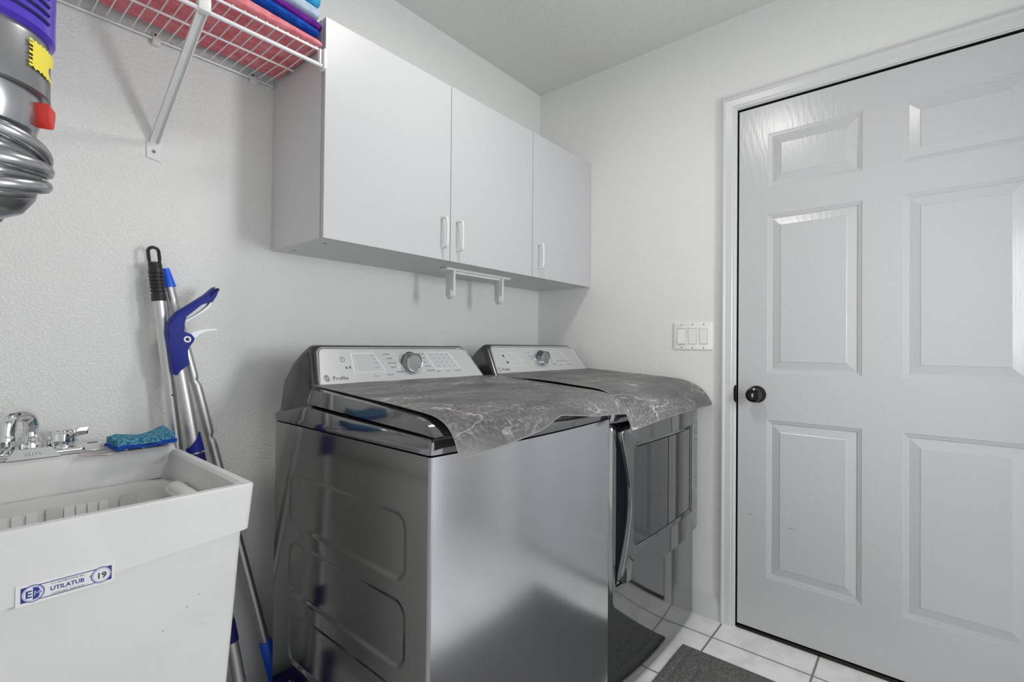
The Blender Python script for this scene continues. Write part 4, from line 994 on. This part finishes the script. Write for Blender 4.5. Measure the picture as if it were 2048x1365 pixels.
bm = BM(); rectframe(bm, FP, [(-.200, 1.022), (-.214, 1.076), (-.150, 1.076), (-.125, 1.022)], .0014, .0022, .0026); finish('panel_outline', bm, M['printw'], fp); bm = BM(); rectframe(bm, FP, [(-.232, 1.026), (-.246, 1.074), (-.226, 1.074), (-.212, 1.026)], .0012, .0022, .0026); finish('panel_outline', bm, M['printw'], fp); bm = BM()
rectframe(bm, FP, [(.100, 1.028), (.078, 1.080), (.178, 1.080), (.212, 1.028)], .0016, .0022, .0026); finish('panel_outline', bm, M['printw'], fp)
bm = BM(); prism(bm, [(-.195, 1.028), (-.207, 1.070), (-.155, 1.070), (-.135, 1.028)], lambda a, z, d: FP(a, z, d), .0022, .0024); finish('display', bm, M['lcd'], fp)
for s, a, z, al in (('COTTONS', -.050, 1.076, 'RIGHT'), ('EASY CARE', -.046, 1.062, 'RIGHT'), ('DELICATES', -.042, 1.050, 'RIGHT'), ('QUICK', -.044, 1.037, 'RIGHT'), ('WARM UP', -.014, 1.024, 'RIGHT'), ('BULKY', .050, 1.076, 'LEFT'), ('TOWELS', .060, 1.050, 'LEFT'), ('STEAM', .060, 1.037, 'LEFT'), ('TIMED DRY', .070, 1.026, 'LEFT'), ('Signal', .120, 1.022, 'LEFT'), ('Damp Alert', .185, 1.022, 'LEFT')):
    text('cycle_print', s, .0058, FP(a, z - .002, .0024), X_, UD, M['printb'], fp, .0001, al)
bm = BM()
for i, a in enumerate((.108, .132, .156, .180)): prism(bm, [(a, 1.036), (a + .012, 1.036), (a + .012, 1.038), (a, 1.038)], lambda aa, zz, d: FP(aa, zz, d), .0022, .0025)
prism(bm, [(-.238, 1.060), (-.228, 1.060), (-.230, 1.068), (-.240, 1.068)], lambda aa, zz, d: FP(aa, zz, d), .0022, .0025); prism(bm, [(-.230, 1.034), (-.220, 1.034), (-.222, 1.042), (-.232, 1.042)], lambda aa, zz, d: FP(aa, zz, d), .0022, .0025)
finish('setting_print', bm, M['print'], fp)

# ---------------- mats on the machines
def lift1(u):
    end = curve1([(0, 0), (.20, .010), (.35, .026), (.46, .048), (.50, .052), (.54, .050), (.75, .030), (1, .018)], u)
    out = curve1([(0, .004), (.2, .012), (.4, .026), (.5, .024), (.6, .014), (.8, .008), (1, .004)], u); return end, out
mat_cover('dark grey marble-pattern mat over the washing machine lid, its front edge curling up', M['marble1'],
          [(-.338, .9935), (-.40, .9900), (-.60, .9790), (-.74, .9695), (-.79, .9660), (-.825, .962), (-.856, .951), (-.877, .932), (-.888, .910), (-.893, .898), (-.896, .888)],
          lambda v: lerp(-1.418, -1.422, v), lambda v: lerp(-.736, -.744, sstep(.7, 1, v)), 1, lift1)
def lift2(u):
    end = curve1([(0, .0), (.3, .012), (.7, .020), (1, .022)], u); return end, curve1([(0, .006), (.3, .012), (.7, .020), (1, .026)], u)
mat_cover('dark grey marble-pattern mat over the clothes dryer top', M['marble2'],
          [(-.338, .9975), (-.40, .993), (-.60, .9835), (-.72, .9745), (-.77, .9700), (-.80, .9640), (-.832, .948), (-.856, .925), (-.870, .897), (-.880, .872), (-.888, .850)],
          lambda v: lerp(-.706, -.700, v), lambda v: lerp(-.030, -.012, sstep(.5, 1, v)), 9, lift2)

# ================================================================== RUG
bm = BM()
RX0, RX1, RY0, RY1 = -1.62, -.262, -1.53, -.884
def rugz(x, y):
    e = min(x - RX0, RX1 - x, y - RY0, RY1 - y)
    z = .0095 * math.sqrt(min(1, e / .006)) if e < .006 else .0095
    z -= .0035 * math.exp(-((e - .035) / .006) ** 2) + .0035 * math.exp(-((e - .095) / .006) ** 2)
    return z + .0006 * noise.noise(Vector((x * 90, y * 90, 0)))
nx, ny = 340, 170
G = [[bm.verts.new((lerp(RX0, RX1, i / nx), lerp(RY0, RY1, j / ny), .001 + rugz(lerp(RX0, RX1, i / nx), lerp(RY0, RY1, j / ny)))) for i in range(nx + 1)] for j in range(ny + 1)]
for j in range(ny):
    for i in range(nx): bm.faces.new((G[j][i], G[j][i + 1], G[j + 1][i + 1], G[j + 1][i]))
bl = [bm.verts.new((x, y, .0008)) for x, y in ((RX0, RY0), (RX1, RY0), (RX1, RY1), (RX0, RY1))]
bm.faces.new(bl[::-1])
o = finish('rug', bm, M['rug'], None, True, 60); tag(o, 'dark grey ribbed-border rug on the tile floor in front of the machines', 'rug')

# ================================================================== CORDLESS VACUUM (hangs on the left wall)
VX, VY = -2.0445, -.855
t = thing('stick_vacuum', 'cordless stick vacuum with purple top and grey cyclones hanging at the upper left', 'vacuum cleaner', (VX, VY, 1.22))
Rv = .061
toC = (Vector((-2.057, -1.566)) - Vector((VX, VY))).normalized()   # direction towards the room
a0 = math.atan2(toC.y, toC.x)
bm = BM(); lathe(bm, [(Rv * .95, 0), (Rv * 1.03, .004), (Rv * 1.03, .085), (Rv * .98, .10), (Rv * .6, .108), (0, .108)], (VX, VY, 1.411), (0, 0, 1), 64); pc = finish('purple_cap', bm, M['purple'], t, True, 30)
for k in range(5):
    z = 1.426 + k * .0088
    for qa, qb in ((.05, 1.05), (-.8, -.02)):
        bm = BM(); P = [Vector((VX + Rv * 1.028 * math.cos(a0 + q), VY + Rv * 1.028 * math.sin(a0 + q), z)) for q in [lerp(qa, qb, i / 14) for i in range(15)]]
        tube(bm, P, .0021, 6); finish('vent_slot', bm, M['navyd'], pc)
bm = BM(); lathe(bm, [(Rv * .93, .058), (Rv * .97, .050), (Rv * .985, .0), (Rv * .96, -.001)], (VX, VY, 1.354), (0, 0, 1), 64); sh = finish('grey_band', bm, M['vgrey'], t, True, 30)
bm = BM(); pts = []
for i in range(36):   # toothed sticker outline in (angle, z)
    pass
zz0, zz1 = 1.3735, 1.4010; q0, q1 = .72, 1.50
out = []
N1 = 7
for i in range(N1):
    z = lerp(zz0, zz1, i / N1); dz_ = (zz1 - zz0) / N1; out += [(q0, z), (q0, z + dz_ * .5), (q0 + .07, z + dz_ * .5), (q0 + .07, z + dz_)]
out += [(lerp(q0 + .07, q1, i / 8), zz1 + (.0015 if i % 2 else -.0015)) for i in range(1, 9)]
out += [(q1, 1.392), (q1 - .28, 1.388), (q1 - .36, 1.382), (q1 - .28, 1.374), (q1, 1.370), (q1, zz0 - .006)]
out += [(lerp(q1, q0, i / 8), zz0 - .004 + .004 * i / 8 - (.0012 if i % 2 else 0)) for i in range(1, 8)]
# wide polygon bent round the band: cut into columns
gridN = 40
def colrange(q):
    lo = zz0 - .004 * (q - q0) / (q1 - q0) + (.0012 if int(q * 22) % 2 else 0); hi = zz1 - (.0016 if int(q * 22) % 2 else 0)
    return lo, hi
rows = 28
def inside(q, z):
    if q < q0 + .06 and int((z - zz0) / ((zz1 - zz0) / 13)) % 2: return False
    lo, hi = colrange(q)
    if z < lo or z > hi: return False
    if ((q - (q1 - .06)) / .30) ** 2 + ((z - 1.381) / .0085) ** 2 < 1: return False
    return True
V = {}
def vk(i, j):
    if (i, j) not in V:
        q = lerp(q0, q1, i / gridN); z = lerp(zz0 - .006, zz1 + .001, j / rows); V[(i, j)] = bm.verts.new((VX + (Rv * .985 + .0012) * math.cos(a0 + q), VY + (Rv * .985 + .0012) * math.sin(a0 + q), z))
    return V[(i, j)]
for i in range(gridN):
    for j in range(rows):
        if inside(lerp(q0, q1, (i + .5) / gridN), lerp(zz0 - .006, zz1 + .001, (j + .5) / rows)): bm.faces.new((vk(i, j), vk(i + 1, j), vk(i + 1, j + 1), vk(i, j + 1)))
finish('sticker', bm, M['yellow'], sh, False, label='yellow toothed-edge sticker')
bm = BM(); lathe(bm, [(Rv * .86, .002), (Rv * .88, 0), (Rv * .88, -.02), (Rv * .82, -.034), (0, -.040)], (VX, VY, 1.352), (0, 0, 1), 64); finish('silver_collar', bm, M['vsilver'], t, True, 30)
q = 1.24; cxr, cyr = VX + Rv * .95 * math.cos(a0 + q), VY + Rv * .95 * math.sin(a0 + q)
rad = Vector((math.cos(a0 + q), math.sin(a0 + q), 0)); tan = Vector((-rad.y, rad.x, 0))
bm = BM(); prism(bm, [(-.009, 1.346), (.009, 1.346), (.010, 1.338), (.006, 1.325), (-.001, 1.323), (-.009, 1.335)], lambda a, z, d: Vector((cxr, cyr, z)) + tan * a + rad * d, -.008, .006, .0025); finish('release_button', bm, M['red'], t)
bulb = [(.035, 1.332), (.050, 1.314), (.057, 1.292), (.058, 1.270), (.054, 1.251), (.044, 1.236), (.026, 1.227), (0, 1.224)]
bm = BM(); lathe(bm, [(r * .93, z) for r, z in bulb], (VX, VY, 0), (0, 0, 1), 48); finish('cyclone_core', bm, M['vcyc'], t, True, 60)
def brad(z): return curve1([(zz, r) for r, zz in bulb[::-1]], z)
def bpt(q, z, o=0.0): return Vector((VX, VY, z)) + Vector((math.cos(a0 + q), math.sin(a0 + q), 0)) * (brad(z) * .95 + o)
for rep in (0, 1, 2):       # sets of ducts round the cluster
    sft = (-.42, 2.45, -2.75)[rep]
    for zA, zB, r_ in ((1.308, 1.289, .0066), (1.274, 1.281, .0072), (1.248, 1.268, .0066)):
        P = []; n_ = 14
        for i in range(n_ + 1):
            u = i / n_; P.append(bpt(sft + lerp(.18, 1.95, u), lerp(zA, zB, u ** 1.6), .002 + .004 * math.sin(PI * u)))
        bm = BM(); tube(bm, P, [r_ * (.9 + .25 * math.sin(PI * i / n_)) for i in range(n_ + 1)], 14); finish('air_duct', bm, M['vsilver'], t)
    for zA, zB, r_ in ((1.291, 1.288, .0115), (1.261, 1.271, .0120), (1.240, 1.254, .0105)):
        P = [bpt(sft + lerp(.22, 1.60, i / 8), lerp(zA, zB, i / 8), -.004) for i in range(9)]
        bm = BM(); tube(bm, P, [r_ * (1 - .45 * i / 8) for i in range(9)], 16); cy = finish('cyclone', bm, M['vcyc'], t, True, 50)
        d_ = (P[0] - P[1]).normalized(); bm = BM(); tube(bm, [P[0] + d_ * .0005, P[0] + d_ * .004], [r_ * 1.12, r_ * 1.05], 18); finish('red_seal', bm, M['red'], cy)
        bm = BM(); tube(bm, [P[0] + d_ * .003, P[0] + d_ * .008, P[0] + d_ * .010], [r_ * 1.0, r_ * .95, r_ * .6], 18); finish('cyclone_cap', bm, M['vcyc'], cy)
        if zA != 1.261 or rep: continue
        c_ = P[-1]; bm = BM(); lathe(bm, [(0, -.005), (.0035, -.0035), (.005, 0), (.0035, .0035), (0, .005)], c_ + (c_ - P[-2]).normalized() * .004, (0, 0, 1), 14); finish('cyclone_tip', bm, M['vsilver'], cy)
bm = BM(); box(bm, XL + .001, VX - .04, VY + .01, VY + .05, 1.40, 1.47, .008); box(bm, XL + .001, XL + .03, VY - .03, VY + .09, 1.30, 1.60, .006); finish('wall_dock', bm, M['vgrey'], t)
